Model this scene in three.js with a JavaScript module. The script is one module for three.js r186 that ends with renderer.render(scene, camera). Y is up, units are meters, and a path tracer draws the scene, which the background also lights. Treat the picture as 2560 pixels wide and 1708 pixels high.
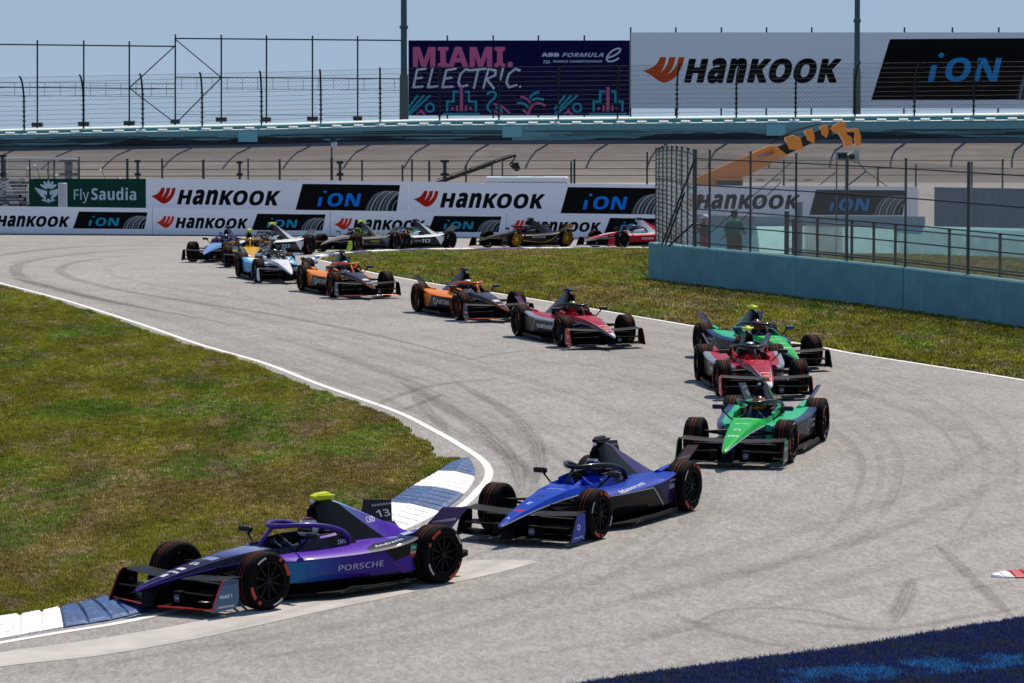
import * as THREE from 'three';
import { mergeGeometries, toCreasedNormals } from 'three/addons/utils/BufferGeometryUtils.js';
import { RoundedBoxGeometry } from 'three/addons/geometries/RoundedBoxGeometry.js';
import { MarchingCubes } from 'three/addons/objects/MarchingCubes.js';

// ---------------------------------------------------------------- camera, sky, sun, exposure
const scene = new THREE.Scene();
const LENS = 8500, EYE = 5.4, HORIZON = 345;                 // focal length and horizon row on a 2560 x 1708 frame
const camera = new THREE.PerspectiveCamera(2 * Math.atan(854 / LENS) * 180 / Math.PI, 2560 / 1708, 1, 4000);
camera.position.set(0, EYE, 0);
camera.rotation.x = -Math.atan((854 - HORIZON) / LENS);
camera.updateMatrixWorld(true);
camera.focus = 62;
camera.userData.fStop = 11;

const renderer = new THREE.WebGLRenderer({ antialias: true });
renderer.toneMapping = THREE.LinearToneMapping;
renderer.toneMappingExposure = 1.0;
renderer.shadowMap.enabled = true;

{ // clear spring sky: pale and milky low down, deeper blue overhead
  const W = 512, H = 256, data = new Float32Array(W * H * 4);
  for (let j = 0; j < H; j++) {
    const el = ((j + 0.5) / H - 0.5) * Math.PI;
    const t = Math.pow(Math.max(0, Math.sin(el)), 0.8);
    const c = el < 0 ? [0.35, 0.47, 0.61] : [0.37 + (0.055 - 0.37) * t, 0.495 + (0.14 - 0.495) * t, 0.645 + (0.38 - 0.645) * t];
    for (let i = 0; i < W; i++) { const k = (j * W + i) * 4; data[k] = c[0]; data[k + 1] = c[1]; data[k + 2] = c[2]; data[k + 3] = 1; }
  }
  const sky = new THREE.DataTexture(data, W, H, THREE.RGBAFormat, THREE.FloatType);
  sky.mapping = THREE.EquirectangularReflectionMapping; sky.magFilter = THREE.LinearFilter; sky.minFilter = THREE.LinearFilter; sky.needsUpdate = true;
  scene.background = sky; scene.environment = sky;
}
const sun = new THREE.DirectionalLight(0xfff1dc, 5);        // high, behind the scene and to the right: shadows come towards us and left
sun.position.set(0.34 * 100, 100 + 1, -0.6 * 100 - 70); sun.target.position.set(0, 1, -70);
sun.castShadow = true;
Object.assign(sun.shadow.camera, { left: -60, right: 60, top: 120, bottom: -320, near: 1, far: 600 });
sun.shadow.mapSize.set(2048, 2048);
scene.add(sun, sun.target);

// ---------------------------------------------------------------- small tools
let seed = 12345;
const rnd = () => ((seed = (Math.imul(seed, 1664525) + 1013904223) >>> 0) / 4294967296);
const rr = (a, b) => a + (b - a) * rnd();
const lerpC = (a, b, t) => a.map((v, i) => v + (b[i] - v) * t), cl = (t) => Math.max(0, Math.min(1, t));
const V3 = (x, y, z) => new THREE.Vector3(x, y, z);
const taken = new Map();
function numbered(name) { const n = taken.get(name) || 0; taken.set(name, n + 1); return n ? `${name}_${String(n).padStart(3, '0')}` : name; }
const shadowy = (o) => { o.castShadow = o.receiveShadow = true; return o; };
function part(name, geo, mat, parent) { const m = shadowy(new THREE.Mesh(geo, mat)); m.name = name; parent.add(m); return m; }
function thing(name, label, category, pos = [0, 0, 0], group) {
  const g = new THREE.Group(); g.name = numbered(name); g.position.set(...pos); g.userData = { label, category };
  if (group) g.userData.group = group; scene.add(g); return g;
}
function struct(name, geo, mat) { const m = shadowy(geo ? new THREE.Mesh(geo, mat) : new THREE.Group()); m.name = numbered(name); m.userData.kind = 'structure'; scene.add(m); return m; }
const srgb = (hex) => new THREE.Color(hex);
const M = (color, roughness = 0.6, metalness = 0, extra = {}) => new THREE.MeshStandardMaterial({ color, roughness, metalness, ...extra });
const gloss = (color, extra = {}) => new THREE.MeshPhysicalMaterial({ color, roughness: 0.4, clearcoat: 0.8, clearcoatRoughness: 0.12, ...extra });

// value noise on a wrapping lattice
const lat = new Float32Array(65536); { let s = 777; for (let i = 0; i < 65536; i++) { s = (Math.imul(s, 1103515245) + 12345) >>> 0; lat[i] = (s >>> 8) / 16777216; } }
function vnoise(x, y, per = 256) {
  const xi = Math.floor(x), yi = Math.floor(y), fx = x - xi, fy = y - yi, u = fx * fx * (3 - 2 * fx), v = fy * fy * (3 - 2 * fy);
  const w = (a) => ((a % per) + per) % per, L = (a, b) => lat[(w(a) + w(b) * 256) & 65535];
  const a = L(xi, yi), b = L(xi + 1, yi), c = L(xi, yi + 1), d = L(xi + 1, yi + 1);
  return a + (b - a) * u + (c - a) * v + (a - b - c + d) * u * v;
}
function fbm(x, y, oct = 4, per = 256) { let s = 0, a = 0.5, f = 1, n = 0; for (let o = 0; o < oct; o++) { s += a * vnoise(x * f + o * 17, y * f + o * 31, per * f > 256 ? 256 : per * f); n += a; a *= 0.5; f *= 2; } return s / n; }
function dataTex(size, fn, { srgbSpace = true, repeat = [1, 1] } = {}) {
  const d = new Uint8Array(size * size * 4);
  for (let j = 0; j < size; j++) for (let i = 0; i < size; i++) { const c = fn(i / size, j / size, i, j), k = (j * size + i) * 4; d[k] = c[0]; d[k + 1] = c[1]; d[k + 2] = c[2]; d[k + 3] = c[3] === undefined ? 255 : c[3]; }
  const t = new THREE.DataTexture(d, size, size); t.wrapS = t.wrapT = THREE.RepeatWrapping; t.magFilter = THREE.LinearFilter; t.minFilter = THREE.LinearFilter;
  if (srgbSpace) t.colorSpace = THREE.SRGBColorSpace; t.repeat.set(...repeat); t.needsUpdate = true; return t;
}
function canvasTex(w, h, draw) {
  const c = document.createElement('canvas'); c.width = w; c.height = h; const x = c.getContext('2d'); draw(x, w, h);
  const t = new THREE.CanvasTexture(c); t.colorSpace = THREE.SRGBColorSpace; return t;
}
const bx = (w, h, d, x = 0, y = 0, z = 0) => new THREE.BoxGeometry(w, h, d).translate(x, y, z);
function bar(a, b, r, seg = 5, r2 = r) { // straight round bar between two points
  const A = V3(...a), B = V3(...b), L = A.distanceTo(B), g = new THREE.CylinderGeometry(r2, r, L, seg, 1);
  g.applyQuaternion(new THREE.Quaternion().setFromUnitVectors(V3(0, 1, 0), B.clone().sub(A).normalize()));
  return g.translate((A.x + B.x) / 2, (A.y + B.y) / 2, (A.z + B.z) / 2);
}
function flatBar(a, b, w, h) { // square bar
  const A = V3(...a), B = V3(...b), L = A.distanceTo(B), g = new THREE.BoxGeometry(w, L, h);
  g.applyQuaternion(new THREE.Quaternion().setFromUnitVectors(V3(0, 1, 0), B.clone().sub(A).normalize()));
  return g.translate((A.x + B.x) / 2, (A.y + B.y) / 2, (A.z + B.z) / 2);
}
const merge = (list) => { const keep = ['position', 'normal', ...(list.every((g) => g.attributes.uv) ? ['uv'] : [])]; return mergeGeometries(list.map((g) => { const n = g.index ? g.toNonIndexed() : g.clone(); for (const k of Object.keys(n.attributes)) if (!keep.includes(k)) n.deleteAttribute(k); return n; })); };
function tube(pts, r, seg = 24, rad = 6) { return new THREE.TubeGeometry(new THREE.CatmullRomCurve3(pts.map((p) => V3(...p))), seg, r, rad); }

// ---------------------------------------------------------------- the lie of the land (height depends on the distance d = -z)
const LAND = [[-200, 0], [36, 0], [44, 0.05], [52, 0.3], [62, 0.58], [74, 0.87], [82, 1.03], [90, 1.2], [98, 1.32], [106, 1.36], [114, 1.33], [122, 1.25], [133, 1.12], [145, 1.06], [154, 1.04], [200, 1.0], [4000, 1.0]];
function land(d) {
  let i = 1; while (i < LAND.length - 2 && LAND[i + 1][0] < d) i++;
  const p = (k) => LAND[Math.max(0, Math.min(LAND.length - 1, k))], [x0, y0] = p(i), [x1, y1] = p(i + 1);
  const m0 = (y1 - p(i - 1)[1]) / (x1 - p(i - 1)[0]), m1 = (p(i + 2)[1] - y0) / (p(i + 2)[0] - x0 || 1), L = x1 - x0, t = Math.min(1, Math.max(0, (d - x0) / L));
  const t2 = t * t, t3 = t2 * t;
  return y0 * (2 * t3 - 3 * t2 + 1) + m0 * L * (t3 - 2 * t2 + t) + y1 * (3 * t2 - 2 * t3) + m1 * L * (t3 - t2);
}
// survey: a sighting (column, row) from the camera stand becomes a place on the land, or a point at a known distance
function sight(u, v) { return V3((u - 1280) / LENS, (854 - v) / LENS, -1).applyQuaternion(camera.quaternion); }
function P(u, v, d) { const r = sight(u, v), t = d / -r.z; return V3(r.x * t, EYE + r.y * t, -d); }
function G(u, v) {
  const r = sight(u, v); let lo = 20, hi = 400;
  for (let d = 20; d < 400; d += 0.5) { const y = EYE + r.y * d / -r.z; if (y < land(d)) { hi = d; lo = d - 0.5; break; } }
  for (let k = 0; k < 24; k++) { const m = (lo + hi) / 2; if (EYE + r.y * m / -r.z < land(m)) hi = m; else lo = m; }
  return V3(r.x * lo / -r.z, land(lo), -lo);
}
const onLand = (x, z, up = 0) => V3(x, land(-z) + up, z);
// ---------------------------------------------------------------- ground, track, grass
// smooth curve through sighted points, as [x, z] samples
function run(pts, n = 60) { const c = new THREE.CatmullRomCurve3(pts.map(([u, v]) => G(u, v)), false, 'centripetal'); return c.getSpacedPoints(n); }
// x of a boundary at a given z (points sorted by z), held beyond the ends
function edgeAt(samples) {
  const s = samples.map((p) => [p.z, p.x]).sort((a, b) => a[0] - b[0]);
  return (z) => { if (z <= s[0][0]) return s[0][1]; for (let i = 1; i < s.length; i++) if (z <= s[i][0]) { const t = (z - s[i - 1][0]) / (s[i][0] - s[i - 1][0] || 1); return s[i - 1][1] + (s[i][1] - s[i - 1][1]) * t; } return s[s.length - 1][1]; };
}
function sheet(z0, z1, step, left, right, cols, up, tint) { // rows across the land from z0 (far) to z1 (near)
  const pos = [], uv = [], col = [], idx = [], n = Math.max(2, Math.ceil((z1 - z0) / step));
  for (let j = 0; j <= n; j++) {
    const z = z0 + (z1 - z0) * j / n, a = left(z), b = Math.max(a + 0.001, right(z));
    for (let i = 0; i <= cols; i++) { const x = a + (b - a) * i / cols; pos.push(x, land(-z) + up, z); uv.push(x, -z); const c = tint ? tint(x, z) : [1, 1, 1]; col.push(...c); }
  }
  for (let j = 0; j < n; j++) for (let i = 0; i < cols; i++) { const a = j * (cols + 1) + i, b = a + cols + 1; idx.push(a, b, a + 1, a + 1, b, b + 1); }
  const g = new THREE.BufferGeometry(); g.setAttribute('position', new THREE.Float32BufferAttribute(pos, 3)); g.setAttribute('uv', new THREE.Float32BufferAttribute(uv, 2));
  if (tint) g.setAttribute('color', new THREE.Float32BufferAttribute(col, 3));
  g.setIndex(idx); g.computeVertexNormals(); return g;
}
function ribbon(pts, w, up, uvLen = 1, taper = false) { // strip of width w along ground points
  const pos = [], uv = [], idx = []; let len = 0;
  pts.forEach((p, i) => {
    const a = pts[Math.max(0, i - 1)], b = pts[Math.min(pts.length - 1, i + 1)], dx = b.x - a.x, dz = b.z - a.z, L = Math.hypot(dx, dz) || 1;
    if (i) len += Math.hypot(p.x - pts[i - 1].x, p.z - pts[i - 1].z);
    const ww = (typeof w === 'function' ? w(i / (pts.length - 1)) : w) / 2, nx = -dz / L * ww, nz = dx / L * ww;
    pos.push(p.x + nx, land(-(p.z + nz)) + up, p.z + nz, p.x - nx, land(-(p.z - nz)) + up, p.z - nz); uv.push(0, len / uvLen, 1, len / uvLen);
    if (i) { const k = i * 2; idx.push(k - 2, k - 1, k, k, k - 1, k + 1); }
  });
  const g = new THREE.BufferGeometry(); g.setAttribute('position', new THREE.Float32BufferAttribute(pos, 3)); g.setAttribute('uv', new THREE.Float32BufferAttribute(uv, 2)); g.setIndex(idx); g.computeVertexNormals();
  if (g.attributes.normal.getY(0) < 0) { const q = g.index.array; for (let i = 0; i < q.length; i += 3) { const t = q[i]; q[i] = q[i + 1]; q[i + 1] = t; } g.computeVertexNormals(); }
  return g;
}
const grain = (i, j, k) => lat[(i * 7 + j * 263 + k * 9973) & 65535];

// sun-bleached asphalt: pale stones in a grey binder
const asphaltMap = dataTex(1024, (u, v, i, j) => {
  const big = fbm(u * 6, v * 6, 3, 6), mid = fbm(u * 40, v * 40, 3, 40), st = grain(i, j, 1);
  const chip = vnoise(u * 230, v * 52, 230) * 0.6 + vnoise(u * 115 + 7, v * 26 + 3, 115) * 0.4;
  let g = 142 + (big - 0.5) * 20 + (mid - 0.5) * 14 + (chip - 0.5) * 34 + (st - 0.5) * 50; if (st > 0.95) g += 20; if (grain(i >> 1, j >> 2, 5) < 0.06) g -= 26;
  return [g * 1.0, g * 0.988, g * 0.968];
}, { repeat: [0.17, 0.17] });
const asphaltBump = dataTex(512, (u, v, i, j) => { const g = 128 + (grain(i, j, 3) - 0.5) * 140 + (fbm(u * 60, v * 60, 2, 60) - 0.5) * 90; return [g, g, g]; }, { srgbSpace: false, repeat: [0.45, 0.45] });
const asphaltTint = (x, z) => {
  const a = fbm(x * 0.16 + 40, z * 0.07 + 90, 3) - 0.5, b = fbm(x * 1.1 + 9, z * 0.22 + 3, 3) - 0.5, k = 1 + a * 0.22 + b * 0.07;
  return [k, k * (1 + a * 0.02), k * (1 + a * 0.05)];
};
const asphalt = M(0xffffff, 0.9, 0, { map: asphaltMap, bumpMap: asphaltBump, bumpScale: 0.004, vertexColors: true });

const meadowMap = dataTex(1024, (u, v, i, j) => {
  const a = fbm(u * 10, v * 10, 4, 10), b = fbm(u * 70, v * 70, 3, 70), c = grain(i, j, 2);
  const k = 0.62 + b * 0.5 + (c - 0.5) * 0.5, dry = Math.max(0, Math.min(1, (a - 0.42) * 4));
  return [(62 + 34 * dry) * k, (62 + 14 * dry) * k, (22 + 12 * dry) * k].map((q) => Math.max(0, Math.min(255, q)));
}, { repeat: [0.12, 0.12] });
const meadow = M(0xffffff, 1, 0, { map: meadowMap });
struct('ground', sheet(-3000, 30, 4, (z) => -30 - Math.max(0, -z) * 0.9, (z) => 30 + Math.max(0, -z) * 0.9, 6, -0.03), meadow);
struct('track', sheet(-156, -26, 0.5, (z) => -8 + z * 0.17, (z) => 8 - z * 0.17, 60, 0, asphaltTint), asphalt);

// inner (left) verge: white line round the apex, then the kerb
const lineLeft = [[-60, 690], [0, 708], [169, 753], [343, 808], [507, 864], [654, 906], [792, 959], [897, 996], [997, 1032], [1087, 1077], [1156, 1117], [1203, 1149], [1222, 1176], [1217, 1202], [1194, 1228], [1163, 1259], [1118, 1290], [1040, 1330], [900, 1392], [700, 1460], [500, 1512], [300, 1558], [164, 1580], [0, 1608], [-120, 1630]];
const leftLine = run(lineLeft, 220);
const whitePaintMap = dataTex(256, (u, v, i, j) => { const w = 222 + (fbm(u * 12, v * 12, 3, 12) - 0.5) * 46 + (grain(i, j, 8) - 0.5) * 34; return [w, w, w * 0.985]; }, { repeat: [1, 1] });
const whitePaint = M(0xffffff, 0.7, 0, { map: whitePaintMap });
struct('edge_line', ribbon(leftLine, 0.13, 0.005), whitePaint);
const iApex = leftLine.reduce((b, p, i) => (p.x > leftLine[b].x ? i : b), 0);
const farEdge = edgeAt(leftLine.slice(0, iApex + 1)); // far branch
const kerbIn = run([[1172, 1153], [1140, 1160], [1094, 1188], [1027, 1227], [965, 1268], [880, 1312], [720, 1380], [520, 1440], [400, 1472], [285, 1497], [191, 1520], [68, 1544], [0, 1552], [-120, 1572]], 180);
const kerbOut = run([[1178, 1157], [1187, 1172], [1187, 1193], [1172, 1223], [1129, 1262], [1060, 1305], [900, 1372], [700, 1440], [500, 1492], [351, 1534], [279, 1552], [164, 1570], [0, 1600], [-120, 1624]], 180);
const nearEdge = edgeAt(kerbIn);
const farBranch = leftLine.slice(0, iApex + 1).map((p) => V3(p.x, 0, p.z));
const zKerb = kerbIn[0].z;
const grassLeftX = (z) => (z < zKerb ? farEdge(z) - 0.34 - fbm(z * 1.3, 3, 3) * 0.3 - 0.3 * Math.max(0, 1 - Math.abs(z - zKerb) / 4) : nearEdge(z) - 0.05);
const zA0 = leftLine[0].z + 0.2, zA1 = kerbIn[kerbIn.length - 1].z - 0.2;
struct('infield_grass_ground', sheet(zA0, zA1, 0.5, (z) => -16 + z * 0.1, grassLeftX, 30, 0.012), meadow);

// outer verge between the two legs of the track
const lineRight = [[800, 651], [860, 666], [925, 681], [994, 694], [1080, 709], [1261, 737], [1387, 757], [1534, 782], [1640, 800], [1746, 818], [2048, 868], [2120, 882], [2330, 915], [2560, 951], [2750, 985]];
const rightLine = run(lineRight, 160);
struct('edge_line', ribbon(rightLine, 0.13, 0.005), whitePaint);
const outerEdge = edgeAt(rightLine);
const farTop = run([[800, 650], [850, 641], [900, 636.5], [1000, 632], [1100, 629.5], [1313, 626.5], [1456, 625], [1640, 624], [1900, 623]], 60);
const zTop = (x) => { const s = farTop.map((p) => [p.x, p.z]).sort((a, b) => a[0] - b[0]); if (x <= s[0][0]) return s[0][1]; for (let i = 1; i < s.length; i++) if (x <= s[i][0]) return s[i - 1][1] + (s[i][1] - s[i - 1][1]) * (x - s[i - 1][0]) / (s[i][0] - s[i - 1][0]); return s[s.length - 1][1]; };
const farLeft = edgeAt(farTop);
const zB0 = farTop[farTop.length - 1].z, zB1 = rightLine[rightLine.length - 1].z;
const zTip = Math.max(farTop[0].z, rightLine[0].z);
const outerLeft = (z) => (z > rightLine[0].z ? outerEdge(z) + 0.15 : farLeft(z) + 0.1);
struct('verge_ground', sheet(zB0, zB1, 0.5, outerLeft, (z) => 8 - z * 0.16, 30, 0.012), meadow);

// smoother, paler concrete along the inside of the corner
const concreteMap = dataTex(512, (u, v, i, j) => { const g = 176 + (fbm(u * 8, v * 8, 4, 8) - 0.5) * 40 + (grain(i, j, 4) - 0.5) * 30; return [g, g * 0.985, g * 0.96]; }, { repeat: [0.3, 0.3] });
{
  const a = run([[-120, 1652], [0, 1632], [250, 1597], [500, 1553], [800, 1480], [1000, 1432], [1130, 1406], [1250, 1400], [1330, 1402]], 80), b = run([[-120, 1690], [0, 1668], [250, 1640], [500, 1596], [800, 1530], [1000, 1488], [1130, 1458], [1250, 1432], [1345, 1406]], 80);
  const pos = [], uv = [], idx = []; a.forEach((p, i) => { const q = b[i]; pos.push(p.x, land(-p.z) + 0.004, p.z, q.x, land(-q.z) + 0.004, q.z); uv.push(p.x, p.z, q.x, q.z); if (i) { const k = i * 2; idx.push(k - 2, k - 1, k, k, k - 1, k + 1); } });
  const g = new THREE.BufferGeometry(); g.setAttribute('position', new THREE.Float32BufferAttribute(pos, 3)); g.setAttribute('uv', new THREE.Float32BufferAttribute(uv, 2)); g.setIndex(idx); g.computeVertexNormals();
  struct('concrete_apron', g, M(0xffffff, 0.85, 0, { map: concreteMap }));
}

// rubber laid down by tyres
{
  const rub = dataTex(256, (u, v, i, j) => { const e = Math.sin(Math.PI * u), s = fbm(u * 18, v * 3, 3, 18), k = Math.max(0, Math.min(1, e * 1.5)) * (0.15 + 1.1 * Math.max(0, s - 0.25)) * (0.7 + 0.6 * grain(i, j, 6)); const g = Math.max(0, Math.min(255, k * 255)); return [g, g, g]; }, { srgbSpace: false });
  const layers = [[0.14], [0.36], [0.65]].map(([o]) => M(0x1c1a19, 0.85, 0, { transparent: true, opacity: o, alphaMap: rub }));
  const marks = [ // points, width, strength
    [[[470, 621], [300, 627], [160, 640], [60, 657], [38, 672], [60, 700], [130, 722], [230, 745], [400, 778], [600, 815]], 0.5, 1],
    [[[480, 632], [300, 642], [190, 656], [150, 673], [165, 690], [230, 710], [350, 735], [520, 762], [700, 790], [900, 830], [1060, 868], [1240, 915]], 0.4, 1],
    [[[500, 645], [380, 651], [300, 660], [265, 673], [290, 690], [360, 708], [470, 728], [640, 755], [800, 782], [1000, 818]], 0.35, 0],
    [[[0, 641], [50, 631], [200, 618], [400, 612], [460, 611]], 0.8, 1], [[[0, 664], [120, 640], [260, 630], [440, 625]], 0.7, 0],
    [[[0, 690], [80, 707], [250, 748], [400, 780]], 0.4, 1], [[[20, 675], [150, 720], [330, 775], [560, 840], [760, 905]], 0.6, 0],
    [[[370, 720], [600, 785], [850, 836], [1060, 885], [1240, 932], [1400, 980]], 0.3, 0], [[[560, 800], [800, 870], [960, 930], [1100, 1000], [1220, 1075], [1275, 1140], [1290, 1200]], 0.5, 0],
    [[[940, 1016], [1010, 985], [1100, 962], [1260, 946]], 0.25, 1], [[[1000, 1030], [1050, 1010], [1110, 983]], 0.22, 1], [[[1030, 985], [1075, 1035], [1120, 1080]], 0.3, 1],
    [[[1000, 955], [1100, 1010], [1200, 1075], [1270, 1140], [1300, 1200], [1290, 1250]], 0.45, 1], [[[1130, 950], [1260, 1025], [1335, 1100], [1350, 1160], [1340, 1210]], 0.35, 1], [[[1170, 1000], [1260, 1060], [1310, 1120], [1330, 1200]], 0.3, 0],
    [[[1745, 1557], [1820, 1527], [1943, 1521], [2042, 1529], [2130, 1553], [2200, 1565]], 0.12, 1], [[[1690, 1538], [1795, 1581], [1918, 1611], [1990, 1620]], 0.2, 1],
    [[[2284, 1447], [2262, 1496], [2236, 1560]], 0.28, 1], [[[2340, 1362], [2400, 1418], [2450, 1465], [2505, 1520], [2540, 1550]], 0.22, 1],
    [[[1500, 1640], [1745, 1560], [1990, 1485], [2200, 1420], [2420, 1350], [2560, 1300]], 0.4, 0], [[[1300, 1560], [1600, 1500], [1900, 1420], [2200, 1330], [2450, 1230], [2560, 1170]], 0.5, 0],
    [[[1200, 1660], [1500, 1610], [1800, 1560], [2100, 1490], [2400, 1430], [2560, 1400]], 0.35, 0], [[[0, 1690], [400, 1640], [800, 1575], [1200, 1500], [1600, 1430], [2000, 1330], [2300, 1215], [2480, 1110]], 0.5, 0],
    [[[200, 1705], [700, 1640], [1200, 1565], [1700, 1470], [2100, 1370], [2400, 1260]], 0.3, 0], [[[1640, 860], [1900, 920], [2150, 985], [2350, 1055], [2560, 1170]], 0.5, 0], [[[1330, 905], [1600, 925], [1800, 965]], 0.2, 0], [[[1150, 905], [1300, 880], [1480, 878]], 0.2, 1],
    [[[2010, 1349], [2055, 1349]], 0.05, 2], [[[2300, 1476], [2400, 1476], [2480, 1464], [2560, 1452]], 0.05, 2], [[[1900, 1545], [2200, 1575], [2400, 1548], [2560, 1520]], 0.25, 1],
  ];
  const inn = run([[100, 745], [343, 830], [650, 930], [1000, 1060], [1245, 1180], [1190, 1310], [900, 1450], [500, 1580], [0, 1690]], 90), out = run([[940, 690], [1261, 748], [1640, 815], [2120, 905], [2480, 1040], [2540, 1240], [2300, 1470], [1750, 1640], [1250, 1715]], 90);
  const lists = [[], [], []];
  for (let k = 0; k < 46; k++) { const t = Math.pow(rnd(), 1.25), a = Math.floor(rr(0, 60)), b = Math.min(90, a + Math.floor(rr(14, 55))), wob = rr(-0.05, 0.05), pts = []; for (let i = a; i <= b; i++) { const q = inn[i].clone().lerp(out[i], cl(t + wob * Math.sin(i * 0.07))); pts.push(q); } const w = rr(0.04, 0.28); lists[0].push(ribbon(pts, (s) => w * (0.15 + 0.85 * Math.min(1, s * 5, (1 - s) * 5)), 0.0205 + k * 0.0001, 3)); }
  marks.forEach(([pts, w, s], k) => lists[s].push(ribbon(run(pts, 60), (t) => w * (0.15 + 0.85 * Math.min(1, t * 5, (1 - t) * 5)), 0.006 + k * 0.0004, 3)));
  lists.forEach((l, s) => { const m = struct('tyre_marks', merge(l), layers[s]); m.castShadow = false; });
}

// kerbs: painted concrete blocks with sawtooth ribs
const kerbBlue = M(0xffffff, 0.6, 0, { map: dataTex(256, (u, v, i, j) => { const n = fbm(u * 8, v * 20, 3, 20), wear = fbm(u * 30, v * 30, 3, 30) > 0.66 ? 1 : 0, k = 0.75 + n * 0.5 + (grain(i, j, 9) - 0.5) * 0.2; return wear ? [66 * k, 108 * k, 140 * k] : [10 * k, 64 * k, 122 * k]; }) });
const kerbWhite = M(0xffffff, 0.6, 0, { map: dataTex(256, (u, v, i, j) => { const n = fbm(u * 8, v * 20, 3, 20), sc = fbm(u * 24 + 9, v * 60, 3, 60) > 0.72 ? 0.72 : 1, w = (222 + n * 26 + (grain(i, j, 9) - 0.5) * 22) * sc; return [w, w, w * 0.985]; }) });
function kerb(name, inn, out, blocks, ribs, rise, mats, label) {
  const k = struct(name, null), n = inn.length - 1, at = (arr, t) => { const f = t * n, i = Math.min(n - 1, Math.floor(f)); return arr[i].clone().lerp(arr[i + 1], f - i); };
  for (let b = 0; b < blocks; b++) {
    const pos = [], uv = [], idx = []; let row = 0;
    for (let r = 0; r < ribs; r++) for (const [f, h] of [[0.02, 0.15], [0.14, 1], [0.9, 0.8], [0.99, 0.1]]) {
      const t = (b + (r + f) / ribs) / blocks, A = at(inn, t), B = at(out, t);
      const rowPts = [[-0.01, -0.05], [0, 0.75], [0.45, 1], [0.92, 0.45], [1, 0.1], [1.005, -0.05]];
      rowPts.forEach(([s, hh]) => { const x = A.x + (B.x - A.x) * s, z = A.z + (B.z - A.z) * s; pos.push(x, land(-z) + (hh < 0 ? -0.03 : 0.012 + rise * hh * (0.35 + 0.65 * h)), z); uv.push(s, (r + f) / ribs); });
      if (row) for (let q = 0; q < 5; q++) { const a = (row - 1) * 6 + q, c = row * 6 + q; idx.push(a, a + 1, c, c, a + 1, c + 1); }
      row++;
    }
    const g = new THREE.BufferGeometry(); g.setAttribute('position', new THREE.Float32BufferAttribute(pos, 3)); g.setAttribute('uv', new THREE.Float32BufferAttribute(uv, 2)); g.setIndex(idx);
    g.computeVertexNormals(); let up = 0; for (let q = 0; q < g.attributes.normal.count; q++) up += g.attributes.normal.getY(q);
    if (up < 0) { const a = g.index.array; for (let i = 0; i < a.length; i += 3) { const t = a[i]; a[i] = a[i + 1]; a[i + 1] = t; } }
    const f = g.toNonIndexed(); f.computeVertexNormals();
    part(b ? `kerb_block_${String(b).padStart(3, '0')}` : 'kerb_block', f, mats[b % 2], k);
  }
}
kerb('apex_kerb', kerbIn, kerbOut, 10, 5, 0.07, [kerbBlue, kerbWhite]);
kerb('far_kerb', run([[1700, 623], [1456, 623.5], [1313, 624.5], [1100, 627], [950, 631], [880, 635], [830, 640], [795, 646], [785, 652], [795, 658]], 80), run([[1700, 621.2], [1456, 621.6], [1313, 622.4], [1100, 624.6], [950, 628], [870, 632], [815, 637.5], [775, 644], [765, 652], [785, 662]], 80), 14, 3, 0.07, [kerbWhite, kerbBlue]);
const kerbRed = M(0xb01535, 0.6);
kerb('exit_kerb', run([[2478, 1443], [2510, 1435], [2560, 1430], [2700, 1418]], 30), run([[2479, 1444], [2515, 1445], [2560, 1446], [2700, 1440]], 30), 4, 2, 0.04, [kerbWhite, kerbRed]);

// grass blades: tufts scattered over the verges
function tuft(blades, spread, hmin, hmax) {
  const pos = [], nor = [];
  for (let b = 0; b < blades; b++) {
    const a = rr(0, 6.283), r = Math.sqrt(rnd()) * spread, x = Math.cos(a) * r, z = Math.sin(a) * r, h = rr(hmin, hmax), w = rr(0.006, 0.014), t = rr(0, 6.283), lx = Math.cos(t) * h * rr(0.2, 0.9), lz = Math.sin(t) * h * rr(0.2, 0.9), px = -Math.sin(t) * w, pz = Math.cos(t) * w;
    const m = [x + lx * 0.35, h * 0.6, z + lz * 0.35];
    pos.push(x - px, 0, z - pz, x + px, 0, z + pz, m[0] + px * 0.8, m[1], m[2] + pz * 0.8, x - px, 0, z - pz, m[0] + px * 0.8, m[1], m[2] + pz * 0.8, m[0] - px * 0.8, m[1], m[2] - pz * 0.8, m[0] - px * 0.8, m[1], m[2] - pz * 0.8, m[0] + px * 0.8, m[1], m[2] + pz * 0.8, x + lx, h * 0.95, z + lz);
  }
  const g = new THREE.BufferGeometry(); g.setAttribute('position', new THREE.Float32BufferAttribute(pos, 3)); g.computeVertexNormals(); return g;
}
function grassField(name, label, count, pick, color, geo) {
  const mat = new THREE.MeshPhysicalMaterial({ color: 0xffffff, roughness: 0.95, specularIntensity: 0.3, transmission: 0.35, thickness: 0, side: THREE.DoubleSide });
  const m = new THREE.InstancedMesh(geo, mat, count), q = new THREE.Quaternion(), mt = new THREE.Matrix4(), c = new THREE.Color();
  for (let i = 0; i < count; i++) {
    const [x, z, s] = pick(); q.setFromAxisAngle(V3(0, 1, 0), rr(0, 6.283)); mt.compose(V3(x, land(-z) + 0.008, z), q, V3(s, s * rr(0.7, 1.25), s)); m.setMatrixAt(i, mt); m.setColorAt(i, color(c, x, z));
  }
  m.name = name; m.userData = { kind: 'stuff', label, category: 'grass' }; shadowy(m); scene.add(m); return m;
}
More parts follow.
